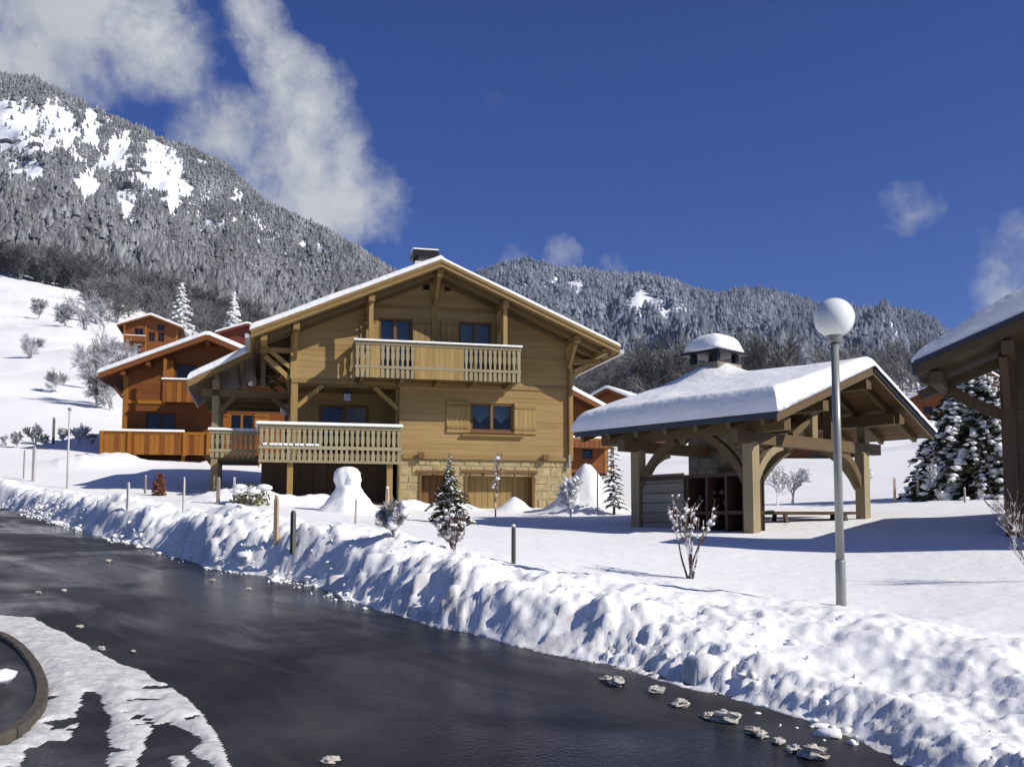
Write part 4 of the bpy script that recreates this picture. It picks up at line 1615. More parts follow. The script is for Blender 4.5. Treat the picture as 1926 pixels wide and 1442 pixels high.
    # porch on the left
    pp = [(-8.0, 6.62), (-5.95, 7.72)]
    pn0, pn1 = -1.3, -7.0
    roof_slabs(C, T, pp, pn0, pn1, .18, 'soffit', 'porch_roof')
    barge(C, T, pp, pn0, pn0 + .05, .2, 'light_trim')
    C.box('eave_board', -8.04, -7.99, pn1, pn0 + .03, 6.40, 6.62, 'zinc', T)
    snow_sheet(C, T, pp, pn0 + .02, pn1, lambda s, n: .26 + 0 * s, 'porch_snow', 5, .13, ns=40, nn=40)
    C.box('porch_post', -7.24, -7.02, -1.72, -1.5, 1.8, 6.72, 'shed_v', T)
    C.box('porch_beam', -7.6, L, -1.7, -1.5, 6.18, 6.40, 'soffit', T)
    for n in (-3.2, -4.8, -6.4):
        C.box('porch_beam', -7.6, L, n - .1, n + .1, 6.25, 6.43, 'soffit', T)
        C.box('porch_post', -7.22, -7.04, n - .09, n + .09, 2.4, 6.25, 'shed_v', T)
    C.beam('porch_brace', (L - .05, -.1, 6.62), (-5.55, -.1, 7.35), .13, .15, 'light_v', T)
    C.beam('porch_brace', (-7.05, -1.6, 5.6), (-6.5, -1.6, 6.2), .11, .13, 'soffit', T)
    C.beam('porch_brace', (L - .02, -1.6, 5.7), (-5.3, -1.6, 6.2), .11, .13, 'soffit', T)
    for s in (-7.1, -6.3, -5.6):
        zz = np.interp(s, [-8.0, -5.95], [6.62, 7.72]) - .2
        C.box('porch_purlin', s - .08, s + .08, pn1 + .1, pn0 - .05, zz - .18, zz, 'soffit', T)
    C.box('porch_floor', -7.4, -5.7, -4.5, -1.55, 4.05, 4.2, 'soffit', T)
    B3 = C.box('porch_railing', -7.3, -5.76, -1.52, -1.42, 4.92, 5.03, 'rail_wood', T)
    rail_snow(C, B3, -7.34, -5.74, -1.58, -1.36, 5.03, .09)
    C.box('lower_rail', -7.3, -5.76, -1.51, -1.43, 4.3, 4.4, 'rail_wood', B3)
    for i in range(9):
        slat(C, B3, -7.2 + i * .165, -1.46, .118, .028, 4.12, 4.94, 'rail_wood')
    return C


C = build_chalet()


# ------------------------------------------------------------------ orange chalets
def build_orange():
    p = at(390, 630, 51.0)
    n = np.array([math.sin(YO), -math.cos(YO)])
    O = Fr(p[0] - n[0], p[1] - n[1], YO)
    zA = p[2]
    sE, zE = O.hit(185, 703, 1.0)
    T = empty('chalet', O.P(0, 0, 5.2), 'bright orange timber chalet with snowy gable left of the pale chalet', 'chalet', 'orange timber chalets')
    prof = [(sE, zE), (0, zA), (-sE, zE)]
    slope = (zA - zE) / -sE
    und = lambda s: zA - slope * abs(s) - .25
    sL = O.hit(232, 760, 0)[0]
    sR = -sL
    z0 = O.hit(300, 862, 0)[1] - .8
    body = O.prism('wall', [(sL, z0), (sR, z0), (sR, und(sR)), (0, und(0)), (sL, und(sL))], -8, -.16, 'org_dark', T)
    a, zt = O.hit(275, 775, 0)
    b, zb = O.hit(330, 812, 0)
    wA = (a, b, zb - .9, zt)
    a, zt2 = O.hit(432, 777, 0)
    b, zb2 = O.hit(477, 810, 0)
    wB = (a, b, zb2, zt2)
    a, zt3 = O.hit(330, 684, 0)
    b, zb3 = O.hit(368, 720, 0)
    wC = (a, b, zb3 - .6, zt3)
    hol = [wA, wB, wC]

    def gr(z):
        m = (zA - .25 - z) / slope
        return (max(sL, -m), min(sR, m))
    planks(O, body, gr, z0, und(0) - .1, .24, 0, .13, hol, 'org_h')
    window(O, T, *wA, -.03, 2, 'org_dark', 'net', name='french_door', sill=False)
    window(O, T, *wB, -.03, 2, 'org_v', 'net')
    window(O, T, *wC, -.03, 1, 'org_dark', None, name='balcony_door', sill=False)
    shutter(O, T, wB[1] + .03, wB[1] + .75, wB[2], wB[3], .012, 'org_v', 'org_h')
    shutter(O, T, wB[0] - .75, wB[0] - .03, wB[2], wB[3], .012, 'org_v', 'org_h')
    for s in (sL, sR - .2):
        O.box('corner_post', s - .03, s + .22, -.1, .05, z0, und(sL) - .05, 'org_v', T)
    zf = O.hit(300, 758, 0)[1]
    O.box('floor_beam', sL, sR, -.1, .06, zf - .05, zf + .13, 'org_v', T)
    # upper balcony
    a, zr = O.hit(306, 713, 1.3)
    b, zq = O.hit(392, 757, 1.3)
    bal = O.box('balcony_railing', a, b + 1.2, 1.22, 1.32, zr - .12, zr, 'org_v', T)
    rail_snow(O, bal, a - .05, b + 1.25, 1.15, 1.39, zr, .09)
    k = 15
    for i in range(k):
        c = a + (b + 1.2 - a) * (i + .5) / k
        slat(O, bal, c, 1.29, (b + 1.2 - a) / k * .93, .03, zq, zr - .05, 'org_v' if i % 2 else 'org_h', cut=False)
    O.box('balcony_floor', a, b + 1.2, .02, 1.25, zq + .02, zq + .14, 'org_dark', T)
    O.box('balcony_post', a, a + .14, 1.08, 1.2, zr - 1.2, und(a) - .2, 'org_v', T)
    O.box('wall_panel', a - .05, a + .32, .0, .18, zr - 1, und(a) - .1, 'org_v', T)
    # lower balcony
    a, zr = O.hit(187, 809, 1.6)
    b, zq = O.hit(392, 856, 1.6)
    m = O.hit(345, 809, 1.6)[0]
    bal = O.box('terrace_railing', a, b, 1.52, 1.62, zr - .14, zr - .02, 'org_v', T)
    rail_snow(O, bal, m - 3.6, m + .05, 1.44, 1.70, zr - .02, .12)
    k = 22
    for i in range(k):
        c = a + (b - a) * (i + .5) / k
        slat(O, bal, c, 1.585, (b - a) / k * .95, .03, zq, zr - .06, 'org_v' if i % 3 else 'org_h', cut=False)
    for c in (a + .04, m - 2.6, m, b - .1):
        O.box('railing_post', c, c + .16, 1.6, 1.68, zq - .05, zr - .02, 'org_v', bal)
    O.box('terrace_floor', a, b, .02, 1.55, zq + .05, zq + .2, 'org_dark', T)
    O.box('side_rail', a, a + .1, 0.02, 1.5, zr - .14, zr - .02, 'org_v', bal)
    for c in (m - 3.0, m - .1, a + .1):
        O.box('terrace_post', c, c + .16, 1.2, 1.36, z0, zq + .05, 'org_v', T)
    O.prism('left_annex', [(a + .1, z0), (sL + .1, z0), (sL + .1, zq), (a + .1, zq)], -1.5, .3, 'liner', T)
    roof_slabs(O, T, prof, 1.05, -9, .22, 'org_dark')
    barge(O, T, prof, 1.05, 1.11, .24, 'org_h')
    for s in (0, sL + .1, sR - .1, sE * .55, -sE * .55):
        O.box('purlin', s - .1, s + .1, -.5, .98, und(s) - .2, und(s) + .02, 'org_h', T)
    for n_ in (0.2, -3, -6):
        O.beam('eave_brace', (sL, n_, und(sE) - .8), (sE + .3, n_, und(sE + .3)), .13, .13, 'org_dark', T)
    snow_sheet(O, T, prof, 1.08, -9, lambda s, n: .24 + 0 * s, seed=9, edge=.13, ns=70, nn=40)


build_orange()


def small_house(name, label, cat, loc, yaw, w, hw, rise, depth, wall, dark, post, over=.9, snow=.3, wins=(), group=None, balconies=(), sink=3.0, row=.3, nob=False):
    """A gabled timber house; loc is the middle of the front foot. wins: (s0, s1, z0, z1) above the foot."""
    fr = Fr(loc[0], loc[1], yaw)
    T = empty(name, loc, label, cat, group)
    z0 = loc[2]
    zA, zW = z0 + hw + rise, z0 + hw
    sl = rise / (w / 2)
    b = fr.prism('wall', [(-w / 2, z0 - sink), (w / 2, z0 - sink), (w / 2, zW), (0, zA), (-w / 2, zW)], -depth, -.12, dark, T)
    hol = [(a, c, z0 + d, z0 + e) for a, c, d, e in wins]

    def gr(z):
        m = (zA - z) / sl
        return (max(-w / 2, -m), min(w / 2, m))
    planks(fr, b, gr, z0 - .6, zA - .1, row, 0, .1, hol, wall)
    for h in hol:
        window(fr, T, *h, -.02, 2 if h[1] - h[0] > .8 else 1, dark, 'net', sill=False)
    e = w / 2 + over
    prof = [(-e, zW - over * sl + .24), (0, zA + .24), (e, zW - over * sl + .24)]
    roof_slabs(fr, T, prof, over + .2, -depth - over, .22, dark)
    barge(fr, T, prof, over + .2, over + .26, .26, wall)
    snow_sheet(fr, T, prof, over + .22, -depth - over, lambda s, n: snow + 0 * s, seed=int(abs(loc[0]) * 3) % 50, edge=.15, ns=40, nn=30)
    for s in (-w / 2, w / 2 - .2):
        fr.box('corner_post', s - .02, s + .22, -.05, .04, z0 - .5, zW - .05, post, T)
    for (a, c, zf, zr) in balconies:
        r = fr.box('balcony_railing', a, c, 1.0, 1.1, z0 + zr - .12, z0 + zr, post, T)
        rail_snow(fr, r, a, c, .95, 1.15, z0 + zr, .12)
        k = max(4, int((c - a) / .28))
        for i in range(k):
            m = a + (c - a) * (i + .5) / k
            slat(fr, r, m, 1.06, (c - a) / k * .9, .04, z0 + zf, z0 + zr - .1, wall, cut=False)
        fr.box('balcony_floor', a, c, .02, 1.05, z0 + zf, z0 + zf + .15, dark, T)
        for s in (a, c - .14):
            fr.box('balcony_post', s, s + .14, .98, 1.12, z0 + zf - 2.4, zW - .1, post, T)
    return fr, T


g = spot(275, 172)
small_house('hillside_house', 'orange timber house with balconies high on the left hillside', 'house', (g.x, g.y, at(275, 668, 172)[2]), R(14), 8.6, 4.9, 1.6, 9, 'org_h', 'org_dark', 'org_v',
            1.0, .35, [(-3, -1.6, .3, 1.6), (-2.6, -1.2, 3.1, 4.6), (-.3, .7, 2.4, 4.0), (1.2, 2.2, 2.4, 4.0), (1.0, 2.2, 4.3, 5.4)], 'orange timber chalets', [(-4.2, -.6, 2.1, 3.1)])
g = at(-30, 622, 215)
small_house('hut', 'small dark red hut at the left edge on the snow slope', 'hut', g, R(8), 8, 2.6, 1.5, 6, 'red_h', 'red_h', 'red_h', .8, .4, [(1, 2.2, .8, 1.9)])
g = at(1036, 868, 58)
small_house('house', 'orange house showing between the pale chalet corner and the shelter roof', 'house', g, R(18), 7.0, 2.55, 1.6, 9, 'org_h', 'org_dark', 'org_v', .9, .28,
            [(1.9, 2.6, .2, .9), (2.2, 3.0, 1.6, 2.3)], 'orange timber chalets', [(-1, 3.4, .75, 1.3)])
g = at(1150, 800, 96)
small_house('house', 'house with brown gable and snowy roof peeping above the left shelter eave', 'house', g, R(-30), 7.5, 1.5, 1.7, 9, 'org_h', 'org_dark', 'org_dark', .9, .3, [], 'orange timber chalets')
g = at(1772, 790, 150)
small_house('house', 'far orange house left of the big snowy conifer', 'house', g, R(-25), 8, 3.2, 1.8, 9, 'org_h', 'org_dark', 'org_v', 1, .35, [(-2.5, -1.2, 1, 2.2), (1, 2.2, 1, 2.2)], 'orange timber chalets')
g = at(1850, 750, 165)
small_house('house', 'far orange house half hidden behind the top of the snowy conifer', 'house', g, R(15), 7, 2.6, 1.6, 9, 'org_h', 'org_dark', 'org_v', 1, .35, [(-2.5, -1.2, .8, 2), (1, 2.2, .8, 2)], 'orange timber chalets')
g = at(1500, 872, 72)
small_house('house', 'low brown farm building seen far behind under the shelter roof', 'house', g, R(0), 9, .9, 1.0, 6, 'org_dark', 'dark_h', 'dark_v', .6, .3, [(-2, -1, .2, .7), (1, 2, .2, .7)], row=.3)
g = at(465, 655, 120)
small_house('hut', 'dark red ridge of a hut between the orange gable and the pale chalet eave', 'hut', g, R(10), 6, 1.6, 1.0, 5, 'red_h', 'red_h', 'red_h', .6, .25, [])


# ------------------------------------------------------------------ dark building at the right edge
def build_dark():
    B = Fr(8.1, 16.8, YB)
    T = empty('barn', B.P(0, 0, 1.7), 'dark timber building with deep roof snow at the right edge', 'building')
    n0 = 1.2
    sE, zE = B.hit(1720, 683, n0)
    sl = .39
    apx = 2.3
    prof = [(sE, zE), (apx, zE + sl * (apx - sE)), (2 * apx - sE, zE)]
    und = lambda s: zE + sl * (min(s, 2 * apx - s) - sE) - .26
    s0 = B.hit(1897, 850, 0)[0]
    s1 = 2 * apx - s0
    w = B.prism('wall', [(s0 + .05, 1.2), (s1, 1.2), (s1, und(s1)), (apx, und(apx)), (s0 + .05, und(s0))], -.45, -.14, 'dark_h', T)
    dz = 1.15
    B.prism('rear_wall', [(s0 + .35, 1.2), (s1 - .3, 1.2), (s1 - .3, und(s1 - .3) - dz), (apx, und(apx) - dz), (s0 + .35, und(s0 + .35) - dz)], -5, -.45, 'dark_h', T)

    def gr(z):
        return (max(s0, sE + (z + .26 - zE) / sl), min(s1, 2 * apx - sE - (z + .26 - zE) / sl))
    planks(B, w, gr, 1.95, und(apx) - .1, .19, 0, .12, [], 'dark_h')
    for i in range(26):
        zz = 1.95 + .19 * i
        if zz < und(s0) - .1:
            B.box('plank', s0 - .008, s0 + .05, -.45, -.12, zz, zz + .185, 'dark_h', w)
    B.box('corner_post', s0 - .09, s0 + .13, -.14, .07, 1.3, und(s0), 'dark_v', T)
    pl = B.box('plinth', s0 + .02, s1, -.3, .03, 1.0, 1.93, 'stone2', T)
    B.box('plinth_board', s0 - .02, s1, -.02, .07, 1.92, 2.0, 'dark_v', T)
    B.box('plank', s0 + .3, s0 + .42, .0, .04, 2.0, 3.9, 'dark_v', w)
    zr_ = zE + sl * (s0 + .2 - sE) - dz
    rear = [(s0 + .2, zr_), (apx, prof[1][1] - dz), (s1 - .2, zr_)]
    nb = -.45
    roof_slabs(B, T, prof, n0 - .04, nb, .2, 'dark_h')
    roof_slabs(B, T, rear, nb, -5.2, .2, 'dark_h', 'rear_roof')
    barge(B, T, prof, n0 - .04, n0 + .02, .2, 'dark_h')
    barge(B, T, [(a, z + .02) for a, z in prof], n0 + .02, n0 + .05, .07, 'flash', 'verge_flashing')
    B.box('eave_flashing', sE - .03, sE + .02, nb, n0 + .02, zE - .2, zE + .01, 'flash', T)
    for s in (s0 + .1, s0 - .95, apx):
        B.box('purlin', s - .09, s + .09, nb + .05, n0 - .1, und(s) - .2, und(s), 'dark_h', T)
    for n in (-.05,):
        curved_brace('eave_brace', B, (s0, n, 3.55), (s0 - .88, n, und(s0 - .9) - .16), (s0 - .5, n, 3.75), .15, 'dark_v', T)
        B.beam('eave_beam', (s0 - 1.35, n, und(s0 - 1.3) - .1), (s0, n, und(s0) - .1), .14, .16, 'dark_h', T)
    B.beam('purlin_brace', (s0 + .02, .05, 3.7), (s0 + .02, .9, und(s0) - .15), .12, .12, 'dark_v', T)
    snow_sheet(B, T, rear, nb, -5.2, lambda s, n: .3 + 0 * s, 'rear_roof_snow', 15, .2, ns=60, nn=50)
    snow_sheet(B, T, prof, n0 - .02, nb, lambda s, n: np.clip(.22 + .22 * (s - sE) / 1.2, .2, .46), seed=14, edge=.2, ns=80, nn=50)


build_dark()


# ------------------------------------------------------------------ open timber shelter
def build_shelter():
    S = Fr(4.98, 19.0, YS)
    T = empty('open_shelter', S.P(2.4, -2.5, 1.65), 'open timber shelter with thick roof snow and a stone chimney', 'shelter')
    prof = [(-.12, 3.86), (3.36, 5.09), (5.92, 3.86)]
    xs, zs = [p[0] for p in prof], [p[1] for p in prof]
    rz = lambda s: float(np.interp(s, xs, zs))
    N0, N1 = 0.0, -5.25
    sr = S.hit(1622, 900, -1.0)[0]
    sl_ = .5
    # roof: boards seen from below, then a thin deck
    roof = S.prism('roof', [(xs[0], zs[0] - .07), (xs[1], zs[1] - .07), (xs[2], zs[2] - .07), (xs[2], zs[2]), (xs[1], zs[1]), (xs[0], zs[0])], N0, N1, 'shed_pl', T)
    for (a, b) in ((xs[0], xs[1]), (xs[1], xs[2])):
        k = int(abs(b - a) / .2)
        for i in range(k):
            p, q = a + (b - a) * (i + .03) / k, a + (b - a) * (i + .97) / k
            S.prism('roof_board', [(p, rz(p) - .105), (q, rz(q) - .105), (q, rz(q) - .07), (p, rz(p) - .07)], N0 - .01, N1 + .01, 'shed_pl', roof)
    for n in np.arange(-.35, -5.2, -.8):
        for a, b in ((xs[0] + .1, xs[1]), (xs[1], xs[2] - .1)):
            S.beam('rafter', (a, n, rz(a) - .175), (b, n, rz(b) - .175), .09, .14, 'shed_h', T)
    barge(S, T, prof, N0, N0 + .05, .17, 'shed_h')
    for ev in (0, 2):
        S.box('eave_flashing', xs[ev] - .035, xs[ev] + .025, N1, N0 + .04, zs[ev] - .10, zs[ev] + .012, 'flash', T)
    S.prism('verge_flashing', [(xs[1], zs[1] - .02), (xs[2], zs[2] - .02), (xs[2], zs[2] + .05), (xs[1], zs[1] + .05)], N0 + .05, N0 + .075, 'dark_metal', T)
    S.prism('verge_flashing', [(xs[1], zs[1] - .11), (xs[2], zs[2] - .11), (xs[2], zs[2] - .022), (xs[1], zs[1] - .022)], N0 + .05, N0 + .07, 'dark_metal', T)
    # posts and beams
    for s in (sl_, sr):
        for n in (-1.0, -3.95):
            S.box('post', s - .115, s + .115, n - .115, n + .115, 1.0, 3.42, 'shed_v', T)
        zp = rz(s) - .25
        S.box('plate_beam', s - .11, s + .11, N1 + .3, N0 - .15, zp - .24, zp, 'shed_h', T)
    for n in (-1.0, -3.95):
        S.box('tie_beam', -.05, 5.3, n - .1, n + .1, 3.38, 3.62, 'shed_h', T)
        S.box('king_post', 3.25, 3.47, n - .1, n + .1, 3.62, rz(3.36) - .35, 'shed_h', T)
        sk = S.hit(1525, 790, n)[0] if n == -1.0 else 1.9
        S.box('queen_post', sk - .1, sk + .1, n - .1, n + .1, 3.62, rz(sk) - .3, 'shed_v', T)
        S.box('queen_post', 4.62, 4.8, n - .1, n + .1, 3.62, rz(4.7) - .3, 'shed_v', T)
        S.beam('strut', (1.9, n, 3.62), (3.25, n, 4.45), .12, .14, 'shed_h', T)
    for s in (3.36, 1.7, 4.7):
        S.box('purlin', s - .1, s + .1, N1 + .1, N0 - .06, rz(s) - .46, rz(s) - .25, 'shed_h', T)
    for n, dn in ((-1.0, -1), (-3.95, 1)):
        for s in (sl_, sr):
            curved_brace('brace', S, (s, n + dn * .1, 2.62), (s, n + dn * 1.05, 3.58), (s, n + dn * .42, 3.3), .13, 'shed_h' if s == sl_ else 'shed_v', T)
        curved_brace('brace', S, (sl_ + .1, n, 2.66), (sl_ + 1.0, n, 3.38), (sl_ + .42, n, 3.28), .13, 'shed_v', T)
        curved_brace('brace', S, (sr - .1, n, 2.66), (sr - .95, n, 3.38), (sr - .42, n, 3.28), .13, 'shed_h', T)
    # low side wall: grey boards, then a wood store
    gb = S.box('board_panel', sl_ - .02, sl_ + .02, -3.84, -2.62, 1.2, 2.74, 'liner', T)
    z = 1.25
    while z < 2.7:
        S.box('panel_board', sl_ - .05, sl_ - .02, -3.8, -2.66, z, z + .19, 'shed_grey', gb)
        z += .205
    S.box('panel_rail', sl_ - .07, sl_ + .06, -3.84, -2.6, 2.74, 2.83, 'shed_red', T)
    S.box('panel_rail', sl_ - .075, sl_ - .05, -3.8, -2.66, 1.95, 2.0, 'shed_grey', gb)
    ws = S.box('wood_store', sl_ + .55, sl_ + .6, -2.6, -1.12, 1.2, 2.76, 'liner', T)
    for n in (-2.6, -2.1, -1.62, -1.2):
        S.box('store_upright', sl_ - .04, sl_ + .55, n, n + .06, 1.2, 2.78, 'shed_red', ws)
    for zz in (2.0, 2.76):
        S.box('store_shelf', sl_ - .05, sl_ + .55, -2.6, -1.12, zz, zz + .07, 'shed_red', ws)
    for i in range(34):
        n = rnd.uniform(-2.5, -1.7)
        zz = rnd.choice([1.66, 1.76, 1.86, 2.13, 2.23, 2.34, 2.45])
        beam('log', S.P(sl_ + .06 + rnd.uniform(0, .03), n, zz), S.P(sl_ + .5, n + .02, zz + .01), rnd.uniform(.09, .12), rnd.uniform(.09, .12), 'shed_red' if i % 3 else 'bark', ws, 'round')
    # fireplace and chimney
    c0, c1, m0, m1 = 2.9, 3.82, -4.5, -3.6
    ch = S.box('chimney', c0, c1, m0, m1, 1.0, 5.62, 'stone_dull', T)
    stone_face(S, ch, c0, c1, 1.6, 5.6, m1, [(c0 + .22, c1 - .22, 2.2, 2.75)], (.16, .26), (.2, .42), mats=('stone_dull',))
    stone_face(S, ch, m0, m1, 1.6, 5.6, c0, [], (.16, .26), (.2, .42), across=-1, mats=('stone_dull',))
    S.box('hearth', c0 - .15, c1 + .15, m1, m1 + .45, 1.2, 2.12, 'stone2', T)
    S.box('hearth_hood', c0 - .1, c1 + .1, m1, m1 + .35, 2.8, 3.05, 'shed_red', T)
    for a in (c0 + .05, c1 - .17):
        for n in (m0 + .05, m1 - .17):
            S.box('cap_support', a, a + .12, n, n + .12, 5.62, 5.84, 'dark_metal', ch)
    S.box('chimney_cap', c0 - .12, c1 + .12, m0 - .12, m1 + .12, 5.84, 5.90, 'dark_metal', ch)
    v, f = [], []
    nu, nv = 28, 9
    for j in range(nv + 1):
        th = (math.pi / 2) * j / nv
        for i in range(nu):
            a = 2 * math.pi * i / nu
            sq = 1 / max(abs(math.cos(a)), abs(math.sin(a))) ** .6
            r = .60 * math.cos(th) ** .95 * sq * (1 + .04 * math.sin(3 * a + j))
            v.append(S.P((c0 + c1) / 2 + r * math.cos(a), (m0 + m1) / 2 + r * math.sin(a), 5.905 + .47 * math.sin(th) + (0 if j else -.002)))
    for j in range(nv):
        f += [(j * nu + i, j * nu + (i + 1) % nu, j * nu + nu + (i + 1) % nu, j * nu + nu + i) for i in range(nu)]
    f.append(tuple(range(nu))[::-1])
    f.append(tuple(range(nv * nu, nv * nu + nu)))
    obj('chimney_snow', v, f, 'snow_roof', ch, True)
    # snow collar round the chimney foot and the roof snow
    snow_sheet(S, T, prof, N0 + .02, N1, lambda s, n: np.where(s < 3.36, .26 + .17 * np.clip((3.36 - s) / 3.3, 0, 1), .24) + .35 * np.exp(-((s - 3.3) / .75) ** 2 - ((n + 4.05) / .75) ** 2), seed=22, edge=.24, ns=110, nn=90, ridge_soft=.3, lip=.08)


build_shelter()


def build_table():
    S = Fr(0, 0, R(6))
    p = at(1522, 962, 22.6)
    S = Fr(p[0], p[1], R(8))
    zt = p[2]
    g = gz(p[0], p[1])
    T = empty('picnic_table', (p[0], p[1], g), 'snow-dusted wooden picnic table under the open shelter', 'table')
    for i in range(4):
        S.box('top_board', -.95, .95, -.36 + i * .18, -.36 + i * .18 + .165, zt - .06, zt, 'dark_v', T)
    S.box('snow', -.93, .93, -.34, .34, zt, zt + .035, 'snow_roof', T, 'cap')
    for sg in (-1, 1):
        for i in range(2):
            S.box('bench_board', -.95, .95, sg * .72 - .14 + i * .15, sg * .72 - .14 + i * .15 + .14, zt - .33, zt - .29, 'dark_v', T)
    for s in (-.68, .68):
        for sg in (-1, 1):
            S.beam('leg', (s, sg * .28, zt - .06), (s, sg * .7, zt - .95), .07, .09, 'dark_v', T)
        S.box('cross_bar', s - .04, s + .04, -.82, .82, zt - .42, zt - .33, 'dark_v', T)


build_table()


# ------------------------------------------------------------------ globe lamps
def lamp(loc, h, label, group, globe=.228):
    T = empty('street_lamp', loc, label, 'lamp', group)
    x, y, z = loc
    lathe('base_pole', [(.056, -.5), (.056, h * .18), (.05, h * .185)], (x, y, z), 'pole', T, 18)
    lathe('pole', [(.047, h * .183), (.044, h - globe * 1.02)], (x, y, z), 'pole', T, 18)
    lathe('collar', [(.066, 0), (.082, .012), (.082, .05), (.10, .07), (.105, .10), (.06, .11)], (x, y, z + h - globe * 1.02 - .05), 'pole', T, 20)
    prof = [(globe * math.sin(t), -globe * math.cos(t)) for t in np.linspace(.35, math.pi - .01, 22)]
    lathe('globe', prof, (x, y, z + h), 'globe', T, 32)
    return T


p = at(1583, 1158, 11.5)
q = at(1571, 598, 11.5)
lamp((p[0], 11.5, p[2]), q[2] - p[2], 'grey pole lamp with a white globe standing in the snow bank', 'globe lamps')
p = at(539, 770, 36.5)
lamp((p[0], 36.5, gz(p[0], 36.5)), p[2] - gz(p[0], 36.5), 'white globe lamp peeping out left of the pale chalet terrace post', 'globe lamps')


# ------------------------------------------------------------------ snow heap like a snowman
def build_heap():
    g = on_ground(655, 962, 22, 32)
    T = empty('snow_heap', g, 'tall white snow heap with a round head in front of the pale chalet', 'snow heap')
    px = g.y / FPX
    prof = [(.95, -.15), (.80, .05), (.66, .2), (.54, .36), (.44, .50), (.36, .62), (.31, .70), (.31, .78), (.345, .90), (.355, 1.0), (.33, 1.12), (.25, 1.22), (.13, 1.28), (.02, 1.29)]
    nu = 30
    v, f = [], []
    for j, (r, z) in enumerate(prof):
        for i in range(nu):
            a = 2 * math.pi * i / nu
            k = 1 + .36 * (float(fbm(np.array([math.cos(a) * 2.2 + 5]), np.array([math.sin(a) * 2.2 + z * 3.4]), 5, 77, .65)[0]) - .5) * 2
            v.append((r * k * math.cos(a) + .02 * math.sin(z * 4), r * k * math.sin(a), z * .88))
    for j in range(len(prof) - 1):
        f += [(j * nu + i, j * nu + (i + 1) % nu, j * nu + nu + (i + 1) % nu, j * nu + nu + i) for i in range(nu)]
    f.append(tuple(range((len(prof) - 1) * nu, len(prof) * nu)))
    obj('heap', v, f, 'snow', T, True, W=Matrix.Translation(g))


build_heap()

# ------------------------------------------------------------------ conifers near the houses
g = on_ground(846, 984, 18, 30)
snowy_conifer('spruce', g, .069 * g.y, .0265 * g.y, 61, 'small spruce with a snow-caked tip in front of the garage', 'needles', 52, 10, .42, .5, pad=.7, base=.1, power=1.1)
g = on_ground(1155, 968, 20, 32)
snowy_conifer('spruce', g, .072 * g.y, .0125 * g.y, 62, 'slim young spruce between the chalet corner and the shelter', 'needles', 36, 7, .8, .4, pad=.9, base=.1, power=.5)
g = spot(1838, 29.0)
snowy_conifer('snow_covered_spruce', (g.x, g.y, g.z - .1), 4.2, 2.2, 63, 'big snow-laden conifer beside the dark building', 'needles', 170, 11, 1.15, .62, pad=.72, base=.04, power=.6)

# ------------------------------------------------------------------ shrubs
g = on_ground(1300, 1088, 11, 20)
bare_thing('shrub', g, .85, 71, 'snowy red-brown twiggy shrub in front of the shelter wood store', 'shrub', 'twig_near', 60, .026, 'garden shrubs', levels=2, kids=2, r0=.016, spread=.3, stems=9, trunk=.55, rmin=.005)
g = on_ground(852, 1038, 11, 18)
bare_thing('shrub', g, .42, 72, 'low snow-covered shrub just below the small spruce', 'shrub', 'twig_near', 110, .034, 'garden shrubs', levels=3, kids=4, r0=.014, spread=.5, stems=6, trunk=.5, rmin=.005)
g = spot(1935, 12.6)
bare_thing('shrub', g, .75, 73, 'thin bare twigs sticking out of the snow at the right edge', 'shrub', 'twig_near', 8, .02, 'garden shrubs', levels=2, kids=3, r0=.007, spread=.4, stems=4, trunk=.75, rmin=.003)
g = on_ground(1072, 972, 20, 30)
bare_thing('shrub', g, .85, 74, 'white frosted twigs at the pale chalet right corner', 'shrub', 'twig_frost', 50, .06, 'garden shrubs', levels=3, kids=4, r0=.014, spread=.4, stems=3, trunk=.5, rmin=.006)
g = on_ground(932, 972, 20, 32)
bare_thing('shrub', g, 1.05, 75, 'tall thin snowy stem in front of the garage door', 'shrub', 'twig_near', 5, .05, 'garden shrubs', levels=2, kids=3, r0=.022, spread=.25, stems=1, trunk=.8, rmin=.006)
g = on_ground(740, 1012, 13, 22)
bare_thing('shrub', g, .5, 76, 'yellowish buried shrub beside the snow heap', 'shrub', 'stake_pale', 60, .06, 'garden shrubs', levels=3, kids=4, r0=.012, spread=.6, stems=6, trunk=.4, rmin=.006)
for i, (u, v, h, lab) in enumerate([(1463, 950, 1.1, 'frosted sapling in the field just right of the front shelter post'), (1490, 948, .95, 'thin frosted sapling in the field seen through the shelter'),
                                   (1612, 948, .9, 'frosted sapling in the field behind the right shelter post'), (1768, 940, .8, 'small frosted bush at the foot of the big snowy conifer')]):
    g = on_ground(u, v, 24, 60)
    bare_thing('shrub', g, h, 80 + i, lab, 'shrub', 'twig_frost', 20, .05, 'saplings in the field behind the shelter', levels=3, kids=3, r0=.03, spread=.5, stems=2, trunk=.5, rmin=.01)


